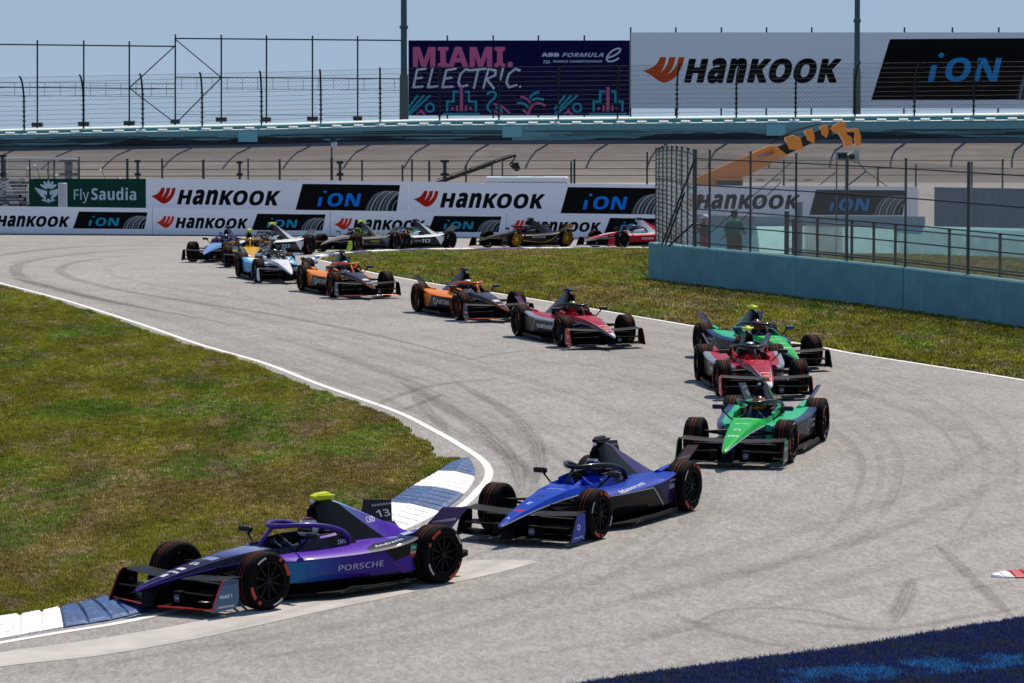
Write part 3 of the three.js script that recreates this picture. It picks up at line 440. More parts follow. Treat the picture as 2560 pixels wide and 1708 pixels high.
// ---------------------------------------------------------------- fence behind the boards and the things that stand along it
{
  const d = 198, f = thing('paddock_fence', 'thin post and cable fence standing behind the raised boards', 'fence'), post = (u, top, r) => { const p = P(u, top, d); return bar([p.x, 0.98, -d], [p.x, p.y, -d], r, 6); }; let n = 0;
  for (const [u, t, r] of [[-10, 398, 0.05], [120, 402, 0.05], [197, 392, 0.06], [318, 397, 0.08], [405, 397, 0.06], [508, 399, 0.08], [620, 396, 0.05], [699, 398, 0.07], [829, 395, 0.09], [905, 400, 0.06], [1006, 412, 0.06], [1030, 398, 0.06], [1073, 401, 0.07], [1165, 414, 0.06], [1230, 404, 0.05], [1256, 404, 0.05], [1428, 404, 0.06], [1436, 398, 0.07], [1618, 380, 0.06], [1700, 385, 0.06], [1960, 398, 0.06], [2195, 415, 0.06], [2290, 410, 0.06], [2430, 405, 0.06], [2507, 398, 0.06]]) { part(n ? `post_${String(n).padStart(3, '0')}` : 'post', post(u, t, r), steel, f); n++; }
  [404, 424, 441].forEach((v, i) => { const a = P(-80, v, d), b = P(2640, v - 4, d); part(i ? `cable_00${i}` : 'cable', bar([a.x, a.y, -d], [b.x, b.y, -d], 0.025, 4), cableM, f); });
  const bracket = (u, top, w, label) => { const p = P(u, top, d - 1), q = P(u, 450, d - 1), s = d / LENS, t = thing('signal_post', label, 'post', [0, 0, 0]); part('column', bx(w * s, p.y - 0.98, 0.25, p.x, (p.y + 0.98) / 2, -d + 1), steel, t); for (const v of [top + 2, 436]) part('collar', bx(w * s * 2.4, 0.14, 0.35, p.x, P(u, v, d - 1).y, -d + 1), darkSteel, t); };
  bracket(344, 401, 6, 'dark collared post above the right part of the airline board'); bracket(599, 404, 6, 'dark collared post behind lettering of first raised board'); bracket(850, 404, 7, 'dark collared post right of the dome camera mast'); bracket(1112, 401, 9, 'dark box column at foot of the camera jib'); bracket(171, 400, 18, 'wide grey cabinet post above the airline emblem'); bracket(6, 388, 8, 'black post at the extreme left edge above slabs');
  const sc = thing('screened_fence', 'low mesh screen with pale top rail at upper left', 'fence'); { const a = P(12, 396, 180), b = P(196, 398, 180); part('top_rail', bar([a.x, a.y, -180], [b.x, b.y, -180], 0.06, 6), M(0xb9bfc2, 0.5, 0.3), sc); const L = []; for (let i = 0; i < 60; i++) { const t = i / 59; L.push(bar([a.x + (b.x - a.x) * t, a.y, -180], [a.x + (b.x - a.x) * Math.min(1, t + 0.06), 1.0, -180], 0.008, 3), bar([a.x + (b.x - a.x) * t, 1.0, -180], [a.x + (b.x - a.x) * Math.min(1, t + 0.06), a.y, -180], 0.008, 3)); } const m = part('wire_mesh', merge(L), galv, sc); m.userData.kind = 'stuff'; for (let i = 0; i < 4; i++) { const t = i / 3; part(i ? `post_00${i}` : 'post', bar([a.x + (b.x - a.x) * t, 1.0, -180.05], [a.x + (b.x - a.x) * t, a.y, -180.05], 0.05, 6), steel, sc); } }
  const cm = thing('dome_camera_mast', 'slim mast carrying a pale dome camera left of centre', 'camera'); { const p = P(829, 362, 190); part('mast', bar([p.x, 0.98, -190], [p.x, p.y, -190], 0.05, 6), steel, cm); const h = new THREE.SphereGeometry(0.17, 14, 10).scale(1, 1.25, 1).translate(p.x + 0.13, p.y + 0.02, -189.9); part('dome', h, M(0x9fb2c4, 0.3), cm); part('housing', bx(0.3, 0.16, 0.3, p.x + 0.1, p.y + 0.24, -189.9), darkSteel, cm); }
  const spots = [[69, 421, 66, 443], [87, 414, 100, 443], [140, 438, 118, 428], [251, 425, 262, 443], [299, 447, 290, 440]]; const wh = ['leftmost of the small white lamps over the slab stack', 'second small white lamp over the slab stack', 'small white lamp low beside the dark post over airline board', 'small white lamp above middle of the airline board', 'small white lamp on top edge of the airline board'];
  spots.forEach(([u, v, u2, v2], i) => { const t = thing('small_lamp', wh[i], 'lamp', [0, 0, 0], 'small lamps above the airline board'), p = P(u, v, 172), q = P(u2, Math.max(v2, v + 3), 172); part('stem', tube([[q.x, q.y - 0.1, -172], [(p.x + q.x) / 2, (p.y + q.y) / 2 + 0.05, -172], [p.x, p.y, -172]], 0.014, 8, 4), steel, t); part('head', new THREE.SphereGeometry(0.055, 10, 8).scale(1, 0.8, 1).translate(p.x, p.y, -172), M(0xf2f2ee, 0.4), t); });
}
{ // camera jib
  const d = 186, j = thing('camera_jib', 'long black camera jib arm reaching up over the raised board', 'camera crane'), A = P(1080, 462, d), B = P(1290, 388, d), pt = (t, o = 0) => [A.x + (B.x - A.x) * t, A.y + (B.y - A.y) * t + o, -d];
  part('arm', merge([flatBar(pt(0), pt(0.72), 0.2, 0.16), flatBar(pt(0.7, 0.02), pt(1, 0.0), 0.13, 0.12), bar(pt(0.05, 0.2), pt(0.95, 0.13), 0.02, 4)]), M(0x101214, 0.5), j);
  const hd = P(1288, 412, d); part('camera_head', merge([tube([pt(1), [B.x - 0.15, B.y - 0.3, -d], [hd.x - 0.3, hd.y, -d], [hd.x, hd.y - 0.25, -d]], 0.04, 10, 5), bx(0.4, 0.3, 0.3, hd.x, hd.y - 0.02, -d), new THREE.SphereGeometry(0.2, 10, 8).translate(hd.x + 0.08, hd.y - 0.16, -d + 0.05)]), M(0x17191b, 0.5), j);
  part('pedestal', merge([flatBar([A.x, 0.98, -d], pt(0.01), 0.3, 0.3), bx(1.4, 0.2, 1.4, A.x, 1.09, -d)]), M(0x101214, 0.5), j);
}
{ // bus roof
  const d = 192, p0 = P(1212, 446, d), p1 = P(1422, 449, d), cx = (p0.x + p1.x) / 2, L = p1.x - p0.x, top = p0.y + 0.1, b = thing('parked_bus', 'white bus whose long roof shows above the raised board', 'bus');
  part('roof', new RoundedBoxGeometry(L, 0.34, 2.4, 4, 0.16).translate(cx, top - 0.17, -d - 1.2), gloss(0xe8ebee), b); part('body', bx(L * 0.99, top - 0.34 - 1.5, 2.36, cx, (top - 0.34 + 1.5) / 2 + 0.0, -d - 1.2), gloss(0xd5d9dd), b);
  part('window', bx(L * 0.3, 0.2, 0.02, cx - L * 0.33, top - 0.5, -d + 0.0), M(0x0e1216, 0.1), b); part('roof_hatch', bx(0.9, 0.06, 0.8, cx - L * 0.2, top + 0.03, -d - 1.2), M(0x1b1d20, 0.5), b); part('roof_hatch', bx(0.7, 0.05, 0.8, cx + L * 0.12, top + 0.025, -d - 1.2), M(0x1b1d20, 0.5), b);
  for (const s of [-0.35, 0.35]) for (const zz of [-0.1, -2.3]) part('wheel', new THREE.CylinderGeometry(0.48, 0.48, 0.28, 20).rotateX(Math.PI / 2).translate(cx + L * s, 1.48, -d + zz), M(0x151515, 0.9), b);
}
// ---------------------------------------------------------------- billboards, lamp poles and scaffold on top of the banking
const D_BOARD = 392;
struct('terrace', new THREE.BoxGeometry(300, 4, 60).translate(0, 3.6, -D_WALL - 32), meadow);
struct('oval_apron', sheet(-336, -158, 4, (z) => z * 0.2, (z) => -z * 0.2, 20, 0.01, asphaltTint), asphalt);
function billboard(name, label, u0, u1, v0, v1, tex, edge, ribs) {
  const a = P(u0, v0, D_BOARD), b = P(u1, v1, D_BOARD), g = thing(name, label, 'billboard'), w = b.x - a.x, h = a.y - b.y, cx = (a.x + b.x) / 2, cy = (a.y + b.y) / 2;
  part('printed_face', new THREE.PlaneGeometry(w, h).translate(cx, cy, -D_BOARD + 0.13), new THREE.MeshPhysicalMaterial({ roughness: 0.6, specularIntensity: 0.2, map: tex }), g);
  part('panel', bx(w, h, 0.24, cx, cy, -D_BOARD), M(edge, 0.6), g);
  ribs.forEach((u) => { const p = P(u, v0, D_BOARD); part('upright', bx(0.18, h + 2.6, 0.2, p.x, cy - 0.7, -D_BOARD - 0.25), steel, g); });
}
const navy = '#0d0a44', pink = '#de6c98', aqua = '#22b2c6';
billboard('city_billboard', 'dark navy billboard with pink and white lettering and neon line icons', 1021, 1574, 101, 289, canvasTex(1640, 560, (x, w, h) => {
  x.fillStyle = navy; x.fillRect(0, 0, w, h); const S = w / 1630, sx = (v) => (v - 175) * S, sy = (v) => (v - 292) * h / 553;
  letter(x, 'MIAMI', sx(193), sy(482), sy(482) - sy(343), pink, { fit: (890 - 193) * S, heavy: 9 }); x.fillStyle = pink; x.beginPath(); x.arc(sx(924), sy(468), 21 * S, 0, 7); x.fill();
  x.save(); x.translate(sx(190), sy(640)); x.transform(1, 0, -0.22, 1, 0, 0); x.strokeStyle = '#e2e5f2'; x.lineWidth = 17 * S; x.lineCap = 'round'; x.lineJoin = 'round'; // brush lettering
  const st = (ox, ...ls) => ls.forEach((l) => { x.beginPath(); l.forEach(([a, b], i) => x[i ? 'lineTo' : 'moveTo']((ox + a) * S, -b * S)); x.stroke(); });
  st(10, [[70, 140], [10, 132], [10, 4], [76, 8]], [[10, 68], [58, 74]]); st(122, [[10, 140], [6, 4], [76, 10]]); st(222, [[80, 140], [14, 130], [12, 4], [88, 8]], [[12, 68], [64, 74]]); st(338, [[70, 128], [40, 138], [8, 100], [6, 40], [30, 4], [76, 18]]); st(420, [[0, 130], [104, 140]], [[50, 136], [48, 0]]); st(530, [[8, 0], [14, 138], [70, 128], [74, 92], [16, 64], [84, -4]]); st(640, [[10, 140], [8, 60]], [[6, 14], [7, 12]]); st(690, [[86, 128], [50, 140], [12, 100], [8, 40], [34, 4], [86, 18]]); x.beginPath(); x.arc(806 * S, -8 * S, 9 * S, 0, 7); x.fillStyle = '#e2e5f2'; x.fill(); x.restore();
  letter(x, 'ABB', sx(1158), sy(410), sy(410) - sy(384), '#d6d9e6', { fit: 128 * S, heavy: 3 }); letter(x, 'FORMULA', sx(1300), sy(414), sy(414) - sy(384), '#d6d9e6', { weight: 'italic bold', fit: 310 * S, slant: 0.12 });
  x.strokeStyle = '#d6d9e6'; x.lineWidth = 13 * S; x.lineCap = 'round'; x.beginPath(); x.moveTo(sx(1650), sy(418)); x.bezierCurveTo(sx(1720), sy(400), sx(1760), sy(352), sx(1722), sy(352)); x.bezierCurveTo(sx(1660), sy(356), sx(1610), sy(440), sx(1650), sy(446)); x.bezierCurveTo(sx(1675), sy(450), sx(1700), sy(440), sx(1722), sy(424)); x.stroke();
  letter(x, 'FIA', sx(1168), sy(462), 24 * S, '#d6d9e6', { fit: 50 * S }); letter(x, 'WORLD CHAMPIONSHIP', sx(1240), sy(455), 16 * S, '#d6d9e6', { fit: 365 * S });
  const line = (c, lw, ...p) => { x.strokeStyle = c; x.lineWidth = lw * S; x.lineJoin = 'miter'; x.lineCap = 'butt'; x.beginPath(); p.forEach(([a, b], i) => x[i ? 'lineTo' : 'moveTo'](sx(a), sy(b))); x.stroke(); };
  for (const o of [0, 1085]) { for (let i = 0; i < 3; i++) line(aqua, 15, [175 + o + i * 6 - 10, 800 + i * 12 + (i ? 18 : 0)], [245 + o + i * 45, 695]); x.strokeStyle = aqua; x.lineWidth = 15 * S; x.beginPath(); x.arc(sx(333 + o), sy(787), 30 * S, 0, 7); x.stroke(); line(pink, 12, [235 + o, 835], [265 + o, 815], [300 + o, 842]); line(pink, 10, [262 + o, 800], [300 + o, 838]); }
  for (const o of [0, 1080]) { line(aqua, 16, [460 + o, 815], [460 + o, 742], [508 + o, 742], [508 + o, 670], [545 + o, 670]); line(aqua, 16, [672 + o, 815], [672 + o, 742], [620 + o, 742], [620 + o, 670], [590 + o, 670]); line(pink, 24, [565 + o, 815], [565 + o, 635]); line(pink, 16, [533 + o, 812], [533 + o, 770]); line(pink, 16, [598 + o, 812], [598 + o, 770]); for (const q of [497, 632]) { x.fillStyle = pink; x.beginPath(); x.arc(sx(q + o), sy(793), 12 * S, 0, 7); x.fill(); } line(aqua, 14, [430 + o, 832], [700 + o, 832]); }
  const cv = (c, a, b, d, e) => { x.strokeStyle = c; x.lineWidth = 17 * S; x.beginPath(); x.moveTo(sx(a[0]), sy(a[1])); x.bezierCurveTo(sx(b[0]), sy(b[1]), sx(d[0]), sy(d[1]), sx(e[0]), sy(e[1])); x.stroke(); };
  cv(aqua, [755, 690], [770, 655], [850, 665], [805, 720]); cv(aqua, [805, 720], [740, 770], [750, 800], [785, 820]); cv(aqua, [815, 790], [840, 780], [860, 795], [865, 825]); cv(pink, [800, 760], [860, 765], [880, 790], [920, 828]); cv(pink, [805, 815], [830, 815], [850, 830], [850, 842]);
  cv(aqua, [975, 755], [1010, 745], [1040, 760], [1060, 790]); cv(pink, [1000, 708], [1040, 708], [1060, 730], [1075, 755]); cv(aqua, [1070, 720], [1080, 690], [1110, 672], [1140, 675]); cv(aqua, [1085, 735], [1110, 715], [1140, 715], [1172, 730]); cv(pink, [1062, 842], [1060, 780], [1120, 720], [1182, 775]); cv(pink, [1015, 805], [1035, 810], [1050, 825], [1052, 842]);
}), 0x0b0a30, [1118, 1233, 1346, 1461]);
billboard('tyre_billboard', 'huge white billboard with orange emblem, black lettering and dark slanted panel', 1577, 2690, 81, 271, canvasTex(2048, 350, (x, w, h) => {
  x.fillStyle = '#f3f5fa'; x.fillRect(0, 0, w, h); const kx = (u) => (u - 1577) / 1113 * w, ky = (v) => (v - 81) / 190 * h;
  wing(x, kx(1606), ky(143), kx(1711) - kx(1606), ky(207) - ky(143), '#d8541a'); hankook(x, kx(1706), ky(204), ky(204) - ky(149), kx(2090) - kx(1706), 0.22, 10);
  x.fillStyle = '#06070c'; x.beginPath(); x.moveTo(kx(2224), ky(98)); x.lineTo(kx(2690), ky(95)); x.lineTo(kx(2690), ky(249)); x.lineTo(kx(2178), ky(250)); x.fill();
  iON(x, kx(2316), ky(140), kx(2500) - kx(2316), ky(202) - ky(140), '#1a8fd0', '#1a8fd0'); tyrePrint(x, kx(2540), ky(130), kx(2680) - kx(2540), ky(250) - ky(130));
}), 0xaab2c0, [1577, 1690, 1804, 1917, 2030, 2262, 2382, 2498]);
for (const [u, w0, w1, l, top, v0] of [[1010, 17, 13, 'grey green lamp pole at left end of navy billboard', -330, 296], [2142, 15, 12, 'grey green lamp pole in front of white billboard', -330, 281]]) {
  const p = P(u, v0, 384), q = P(u, top, 384), s = 384 / LENS, t = thing('lamp_pole', l, 'lamp pole', [0, 0, 0], 'lamp poles along the banking');
  part('shaft', new THREE.CylinderGeometry(w1 * s / 2, w0 * s / 2, q.y - p.y + 2, 12).translate(p.x, (p.y + q.y) / 2 - 1, -384), poleGreen, t);
  part('joint_collar', new THREE.CylinderGeometry(w0 * s * 0.62, w0 * s * 0.62, 0.35, 12).translate(p.x, P(u, u < 1500 ? 68 : 52, 384).y, -384), poleGreen, t);
  part('base_sleeve', new THREE.CylinderGeometry(w0 * s * 0.62, w0 * s * 0.68, 5.2, 12).translate(p.x, P(u, v0, 384).y + 2.3, -384), M(0x5f6c6c, 0.7), t);
  part('lamp_head', merge([bx(6, 0.6, 0.4, p.x, q.y, -384), ...[-2.4, -0.8, 0.8, 2.4].map((o) => bx(0.7, 0.7, 0.5, p.x + o, q.y + 0.6, -357.8))]), steel, t);
}
{
  const s = thing('scaffold_frame', 'open steel scaffold frame left of the navy billboard', 'scaffold'), d = 388, B = (u, v, u2, v2, r) => { const a = P(u, v, d), b = P(u2, v2, d); return bar([a.x, a.y, -d], [b.x, b.y, -d], r, 6); }; let n = 0;
  for (const [u, t, b] of [[-22, 100, 318], [93, 100, 316], [209, 101, 314], [323, 103, 312], [438, 86, 308], [553, 87, 303], [666, 88, 303], [781, 89, 301], [894, 90, 300]]) { part(n ? `upright_00${n}` : 'upright', B(u, t, u, b + 6, 0.1), darkSteel, s); const p = P(u, b - 4, d); part(n ? `footing_00${n}` : 'footing', bx(u % 2 ? 1.2 : 1.0, 0.5, 0.9, p.x, p.y, -d), M(0x4d4a40, 0.9), s); n++; }
  for (const a of [[-80, 110, 436, 116, 0.09], [438, 96, 1004, 101, 0.09], [438, 98, 553, 194, 0.07], [436, 116, 323, 220, 0.07], [323, 220, 438, 308, 0.07], [553, 194, 440, 308, 0.07], [-80, 217, 436, 222, 0.07], [438, 193, 1004, 197, 0.07]]) part('tie_bar', B(...a), darkSteel, s);
  for (const a of [[-80, 205, 436, 209], [-80, 238, 436, 242], [553, 222, 1004, 226], [440, 286, 1004, 290]]) part('catwalk_rail', B(...a, 0.03), darkSteel, s);
  for (let u = -40; u < 1000; u += 38) { const hi = u > 438; part('catwalk_baluster', B(u, hi ? 196 : 206, u, hi ? 225 : 240, 0.025), darkSteel, s); }
}
// ---------------------------------------------------------------- near concrete wall with its fences
const wallTeal = M(0xffffff, 0.75, 0, { map: dataTex(512, (u, v, i, j) => { const n = fbm(u * 5, v * 5, 4, 5), r = fbm(u * 40, v * 3, 3, 40), k = 0.86 + n * 0.22 + (r - 0.5) * 0.14 + (grain(i, j, 12) - 0.5) * 0.06; return [98 * k, 150 * k, 158 * k]; }, { repeat: [0.25, 0.6] }) });
const wallBase = run([[1621, 701], [1722, 715], [1951, 742], [2239, 777], [2560, 824], [2700, 846]], 60), WALL_H = 1.1, WALL_T = 0.34;
{
  const w = thing('concrete_wall', 'low teal painted concrete wall on the grass at right', 'wall');
  const body = (pts, name) => {
    const L = pts.length, pos = [], uv = [], idx = []; let len = 0;
    pts.forEach((p, i) => {
      const a = pts[Math.max(0, i - 1)], b = pts[Math.min(L - 1, i + 1)], dx = b.x - a.x, dz = b.z - a.z, l = Math.hypot(dx, dz), nx = dz / l, nz = -dx / l; if (i) len += Math.hypot(p.x - pts[i - 1].x, p.z - pts[i - 1].z);
      const y = land(-p.z), c = 0.035; // chamfered top edges
      [[0, -0.1], [0, WALL_H - c], [c, WALL_H], [WALL_T - c, WALL_H], [WALL_T, WALL_H - c], [WALL_T, -0.1]].forEach(([o, h]) => { pos.push(p.x + nx * o, y + h, p.z + nz * o); uv.push(len, h + o); });
      if (i) for (let q = 0; q < 5; q++) { const A = (i - 1) * 6 + q, B = i * 6 + q; idx.push(A, B, A + 1, A + 1, B, B + 1); }
    });
    for (const e of [0, L - 1]) { const o = e * 6; for (let q = 1; q < 5; q++) e ? idx.push(o, o + q, o + q + 1) : idx.push(o, o + q + 1, o + q); }
    const g = new THREE.BufferGeometry(); g.setAttribute('position', new THREE.Float32BufferAttribute(pos, 3)); g.setAttribute('uv', new THREE.Float32BufferAttribute(uv, 2)); g.setIndex(idx); const f = g.toNonIndexed(); f.computeVertexNormals(); return part(name, f, wallTeal, w);
  };
  const j = wallBase.findIndex((p) => p.x > G(2240, 777).x), cut = wallBase[j].clone(), d = wallBase[j + 1].clone().sub(cut).normalize();
  body(wallBase.slice(0, j + 1), 'wall_panel'); body([cut.clone().addScaledVector(d, 0.05), ...wallBase.slice(j + 1)], 'wall_panel_001');
}
// a fence along a line of ground points: posts, cables and slanting mesh wires
function chainFence(f, pts, y0, y1, posts, cables, o = {}) {
  const r = o.r || 0.035; let len = [0]; for (let i = 1; i < pts.length; i++) len.push(len[i - 1] + Math.hypot(pts[i].x - pts[i - 1].x, pts[i].z - pts[i - 1].z)); const L = len[len.length - 1];
  const at = (s) => { s = Math.max(0, Math.min(L, s)); let i = 1; while (i < pts.length - 1 && len[i] < s) i++; return pts[i - 1].clone().lerp(pts[i], (s - len[i - 1]) / (len[i] - len[i - 1] || 1)); };
  posts.forEach((s, k) => { const p = at(s); part(k ? `post_${String(k).padStart(3, '0')}` : 'post', merge([bar([p.x, land(-p.z) + (o.foot ?? y0), p.z], [p.x, land(-p.z) + y1 + 0.06, p.z], o.thick && o.thick.includes(k) ? r * 1.35 : r, 7), new THREE.SphereGeometry(r * 1.25, 7, 5).translate(p.x, land(-p.z) + y1 + 0.07, p.z)]), o.postMat || galvDark, f); });
  cables.forEach((h, k) => { const g = []; const n = Math.max(2, Math.ceil(L / 3)); for (let i = 0; i < n; i++) { const a = at(L * i / n), b = at(L * (i + 1) / n); g.push(bar([a.x, land(-a.z) + h, a.z], [b.x, land(-b.z) + h, b.z], o.cable || 0.016, 4)); } part(k ? `cable_${String(k).padStart(3, '0')}` : 'cable', merge(g), cableM, f); });
  if (o.mesh) { const g = [], H = y1 - y0, st = o.mesh; for (let s = -H; s < L; s += st) for (const dir of [1, -1]) { const a = Math.max(0, s), b = Math.min(L, s + H); if (b - a < 0.05) continue; const ha = a - s, hb = b - s, A = at(a), B = at(b); g.push(bar([A.x, land(-A.z) + (dir > 0 ? y0 + ha : y1 - ha), A.z], [B.x, land(-B.z) + (dir > 0 ? y0 + hb : y1 - hb), B.z], o.wire || 0.0035, 3)); } const m = part('wire_mesh', merge(g), o.meshMat || galvWire, f); m.userData.kind = 'stuff'; }
}
const galvDark = M(0x4a5354, 0.5, 0.5), galvWire = M(0x767b7b, 0.55, 0.5), ironBlack = M(0x1b2023, 0.6, 0.3);
const behind = (o) => wallBase.map((p, i) => { const a = wallBase[Math.max(0, i - 1)], b = wallBase[Math.min(wallBase.length - 1, i + 1)], l = Math.hypot(b.x - a.x, b.z - a.z); return V3(p.x + (b.z - a.z) / l * o, 0, p.z - (b.x - a.x) / l * o); });
const sAt = (pts, u) => { let s = 0; for (let i = 1; i < pts.length; i++) { const ua = 1280 + pts[i - 1].x * LENS / -pts[i - 1].z, ub = 1280 + pts[i].x * LENS / -pts[i].z, l = Math.hypot(pts[i].x - pts[i - 1].x, pts[i].z - pts[i - 1].z); if (ub >= u) return s + l * cl((u - ua) / (ub - ua)); s += l; } return s; };
{
  const f = thing('debris_fence', 'tall wire debris fence standing on the teal concrete wall', 'fence'), line = behind(0.17).filter((p) => 1280 + p.x * LENS / -p.z > 1728);
  chainFence(f, line, WALL_H, WALL_H + 2.62, [1733, 1774, 1876, 1990, 2118, 2264, 2421, 2580].map((u) => sAt(line, u)), [WALL_H + 0.12, WALL_H + 0.62, WALL_H + 1.05, WALL_H + 1.72, WALL_H + 2.45], { foot: WALL_H - 0.2, r: 0.032, thick: [0, 6], mesh: 0.08, wire: 0.0043, cable: 0.018 });
  const c = line[0], y = land(-c.z); // stays and sagging cables at the corner
  [[[c.x, y + 3.6, c.z], [c.x - 0.95, y + 1.15, c.z + 0.3]], [[c.x - 0.3, y + 2.6, c.z - 0.1], [c.x - 0.85, y + 1.15, c.z + 0.25]], [[c.x - 0.05, y + 1.75, c.z], [c.x - 0.75, y + 1.12, c.z + 0.2]], [[c.x + 2.6, y + 3.45, c.z + 0.9], [c.x + 0.2, y + 1.3, c.z + 0.1]], [[c.x + 2.3, y + 2.9, c.z + 0.9], [c.x + 0.7, y + 1.3, c.z + 0.3]]].forEach(([a, b], i) => part('stay_wire', bar(a, b, i < 3 ? 0.028 : 0.014, 5), cableM, f));
}
{
  const f = thing('return_fence', 'closely spaced fence posts running back from the end of teal wall', 'fence'), a = behind(0.3).find((p) => 1280 + p.x * LENS / -p.z > 1731), b = P(1641, 500, 121); b.y = 0;
  const line = [0, 1, 2, 3, 4, 5, 6, 7, 8, 9, 10].map((i) => V3(a.x + (b.x - a.x) * i / 10, 0, a.z + (b.z - a.z) * i / 10)), L = Math.hypot(b.x - a.x, b.z - a.z);
  chainFence(f, line, 0.0, 3.7, [0.001, 0.13, 0.27, 0.4, 0.53, 0.66, 0.78, 0.9, 1].map((t) => t * L), [0.9, 1.9, 2.7, 3.65], { foot: -0.1, r: 0.04, mesh: 0.3, wire: 0.004, meshMat: M(0xb4b6b4, 0.5, 0.3) });
}
{
  const f = thing('low_fence', 'shorter black chain fence with gate just behind teal wall', 'fence'), line = behind(0.9).filter((p) => 1280 + p.x * LENS / -p.z > 1960);
  chainFence(f, line, 0.1, 1.98, [2044, 2130, 2185, 2239, 2374, 2501].map((u) => sAt(line, u)), [1.2, 1.96], { foot: -0.05, r: 0.04, postMat: ironBlack, cable: 0.022, mesh: 0.09, wire: 0.0032 });
  const g0 = line[0], y = land(-g0.z); part('gate_post', merge([bx(0.12, 2.2, 0.12, g0.x + 0.02, y + 1.1, g0.z), bx(0.07, 2.0, 0.07, g0.x + 0.2, y + 1.0, g0.z)]), ironBlack, f); part('gate_pillar', bar([g0.x + 0.36, y, g0.z], [g0.x + 0.36, y + 2.45, g0.z], 0.09, 10), galv, f);
  const L = []; for (let i = -8; i < 14; i++) for (const s of [1, -1]) { const x0 = Math.max(0, i * 0.085), x1 = Math.min(1.0, i * 0.085 + 0.9); if (x1 <= x0) continue; const h0 = x0 - i * 0.085, h1 = x1 - i * 0.085; L.push(bar([g0.x + 0.5 + x0, y + 1.0 + (s > 0 ? h0 : 0.9 - h0), g0.z + 0.05 + x0 * 0.25], [g0.x + 0.5 + x1, y + 1.0 + (s > 0 ? h1 : 0.9 - h1), g0.z + 0.05 + x1 * 0.25], 0.013, 4)); } const m = part('gate_lattice', merge(L), M(0xc7cacb, 0.5, 0.3), f); m.userData.kind = 'stuff';
}
// painted banked apron behind the wall and the barrier along its top
{
  const map = dataTex(256, (u, v, i, j) => { const k = 0.9 + fbm(u * 6, v * 6, 3, 6) * 0.22 + (grain(i, j, 14) - 0.5) * 0.1; return [128 * k, 186 * k, 184 * k]; }, { repeat: [0.4, 0.4] });
  const low = [[1672, 604], [1740, 632], [1900, 641], [2050, 639], [2250, 640], [2420, 645], [2600, 652]], pos = [], uv = [], idx = [];
  low.forEach(([u, v], i) => { const p = G(u, v), rise = i ? 1.0 : 0.25; const q = [[0, 0.02], [1.9, rise * 0.93], [2.2, rise], [2.2, -0.2]]; q.forEach(([o, h]) => { pos.push(p.x + (i ? 0 : 0.0) + o * 0.02, land(-p.z) + h, p.z - o); uv.push(p.x, o); }); if (i) for (let k = 0; k < 3; k++) { const a = (i - 1) * 4 + k, b = i * 4 + k; idx.push(a, b, a + 1, a + 1, b, b + 1); } });
  const g = new THREE.BufferGeometry(); g.setAttribute('position', new THREE.Float32BufferAttribute(pos, 3)); g.setAttribute('uv', new THREE.Float32BufferAttribute(uv, 2)); g.setIndex(idx); const f = g.toNonIndexed(); f.computeVertexNormals();
  struct('painted_apron', f, M(0xffffff, 0.8, 0, { map }));
  const b = thing('inner_barrier', 'grey barrier wall along the top of the pale teal apron', 'barrier'); [[1740, 632], [1900, 641], [2050, 639], [2250, 640], [2332, 642.5]].forEach(([u, v], i, l) => { if (!i) return; const a = G(...l[i - 1]), e = G(u, v), q = new THREE.BoxGeometry(1, 1, 0.2), p = q.attributes.position; for (let k = 0; k < p.count; k++) { const t = p.getX(k) + 0.5, h = p.getY(k) > 0 ? 1.34 : -0.1; p.setXYZ(k, a.x + (e.x - a.x) * t, land(-a.z) + (land(-e.z) - land(-a.z)) * t + h, a.z + (e.z - a.z) * t - 2.35 + p.getZ(k)); } q.computeVertexNormals(); part(i > 1 ? `wall_panel_00${i - 1}` : 'wall_panel', q, M(0x9ba2ae, 0.7), b); });
  struct('service_road', sheet(-100, -84, 1, (z) => P(2150 + (z + 84) * -26, 600, -z).x, () => 22, 8, 0.02, asphaltTint), asphalt);
}
// ---------------------------------------------------------------- television camera on its mast
{
  const d = 106, t = thing('camera_mast', 'television camera and monitor on a stayed mast behind the fence', 'camera'), p = (u, v) => { const q = P(u, v, d); return [q.x, q.y, -d]; }, c = p(2117, 402);
  part('mast', merge([bar([c[0], land(d), -d], c, 0.045, 8), bar([p(2092, 402)[0], land(d), -d], p(2092, 402), 0.025, 6)]), galvDark, t);
  const m = p(2104, 391); part('monitor_hood', bx(0.36, 0.27, 0.2, m[0], m[1], -d), M(0x8f979c, 0.5), t); part('screen', bx(0.27, 0.2, 0.02, m[0] + 0.02, m[1], -d + 0.112), M(0x050607, 0.3), t);
  const l = p(2131, 393); part('camera_body', merge([new THREE.CylinderGeometry(0.15, 0.15, 0.35, 14).rotateX(Math.PI / 2).translate(l[0], l[1], -d), bx(0.18, 0.4, 0.2, l[0] + 0.12, l[1] + 0.02, -d)]), M(0xb9bda9, 0.5), t); part('lens', new THREE.CylinderGeometry(0.09, 0.1, 0.1, 14).rotateX(Math.PI / 2).translate(l[0] - 0.03, l[1], -d + 0.21), M(0x14161a, 0.2), t);
  const bl = M(0x2a4a8c, 0.5); [[2138, 398, 2166, 428], [2166, 428, 2112, 470], [2090, 430, 2050, 462], [2168, 430, 2218, 466]].forEach((q, i) => part('stay', bar(p(q[0], q[1]), p(q[2], q[3]), i < 2 ? 0.025 : 0.015, 5), i < 3 ? bl : cableM, t));
}
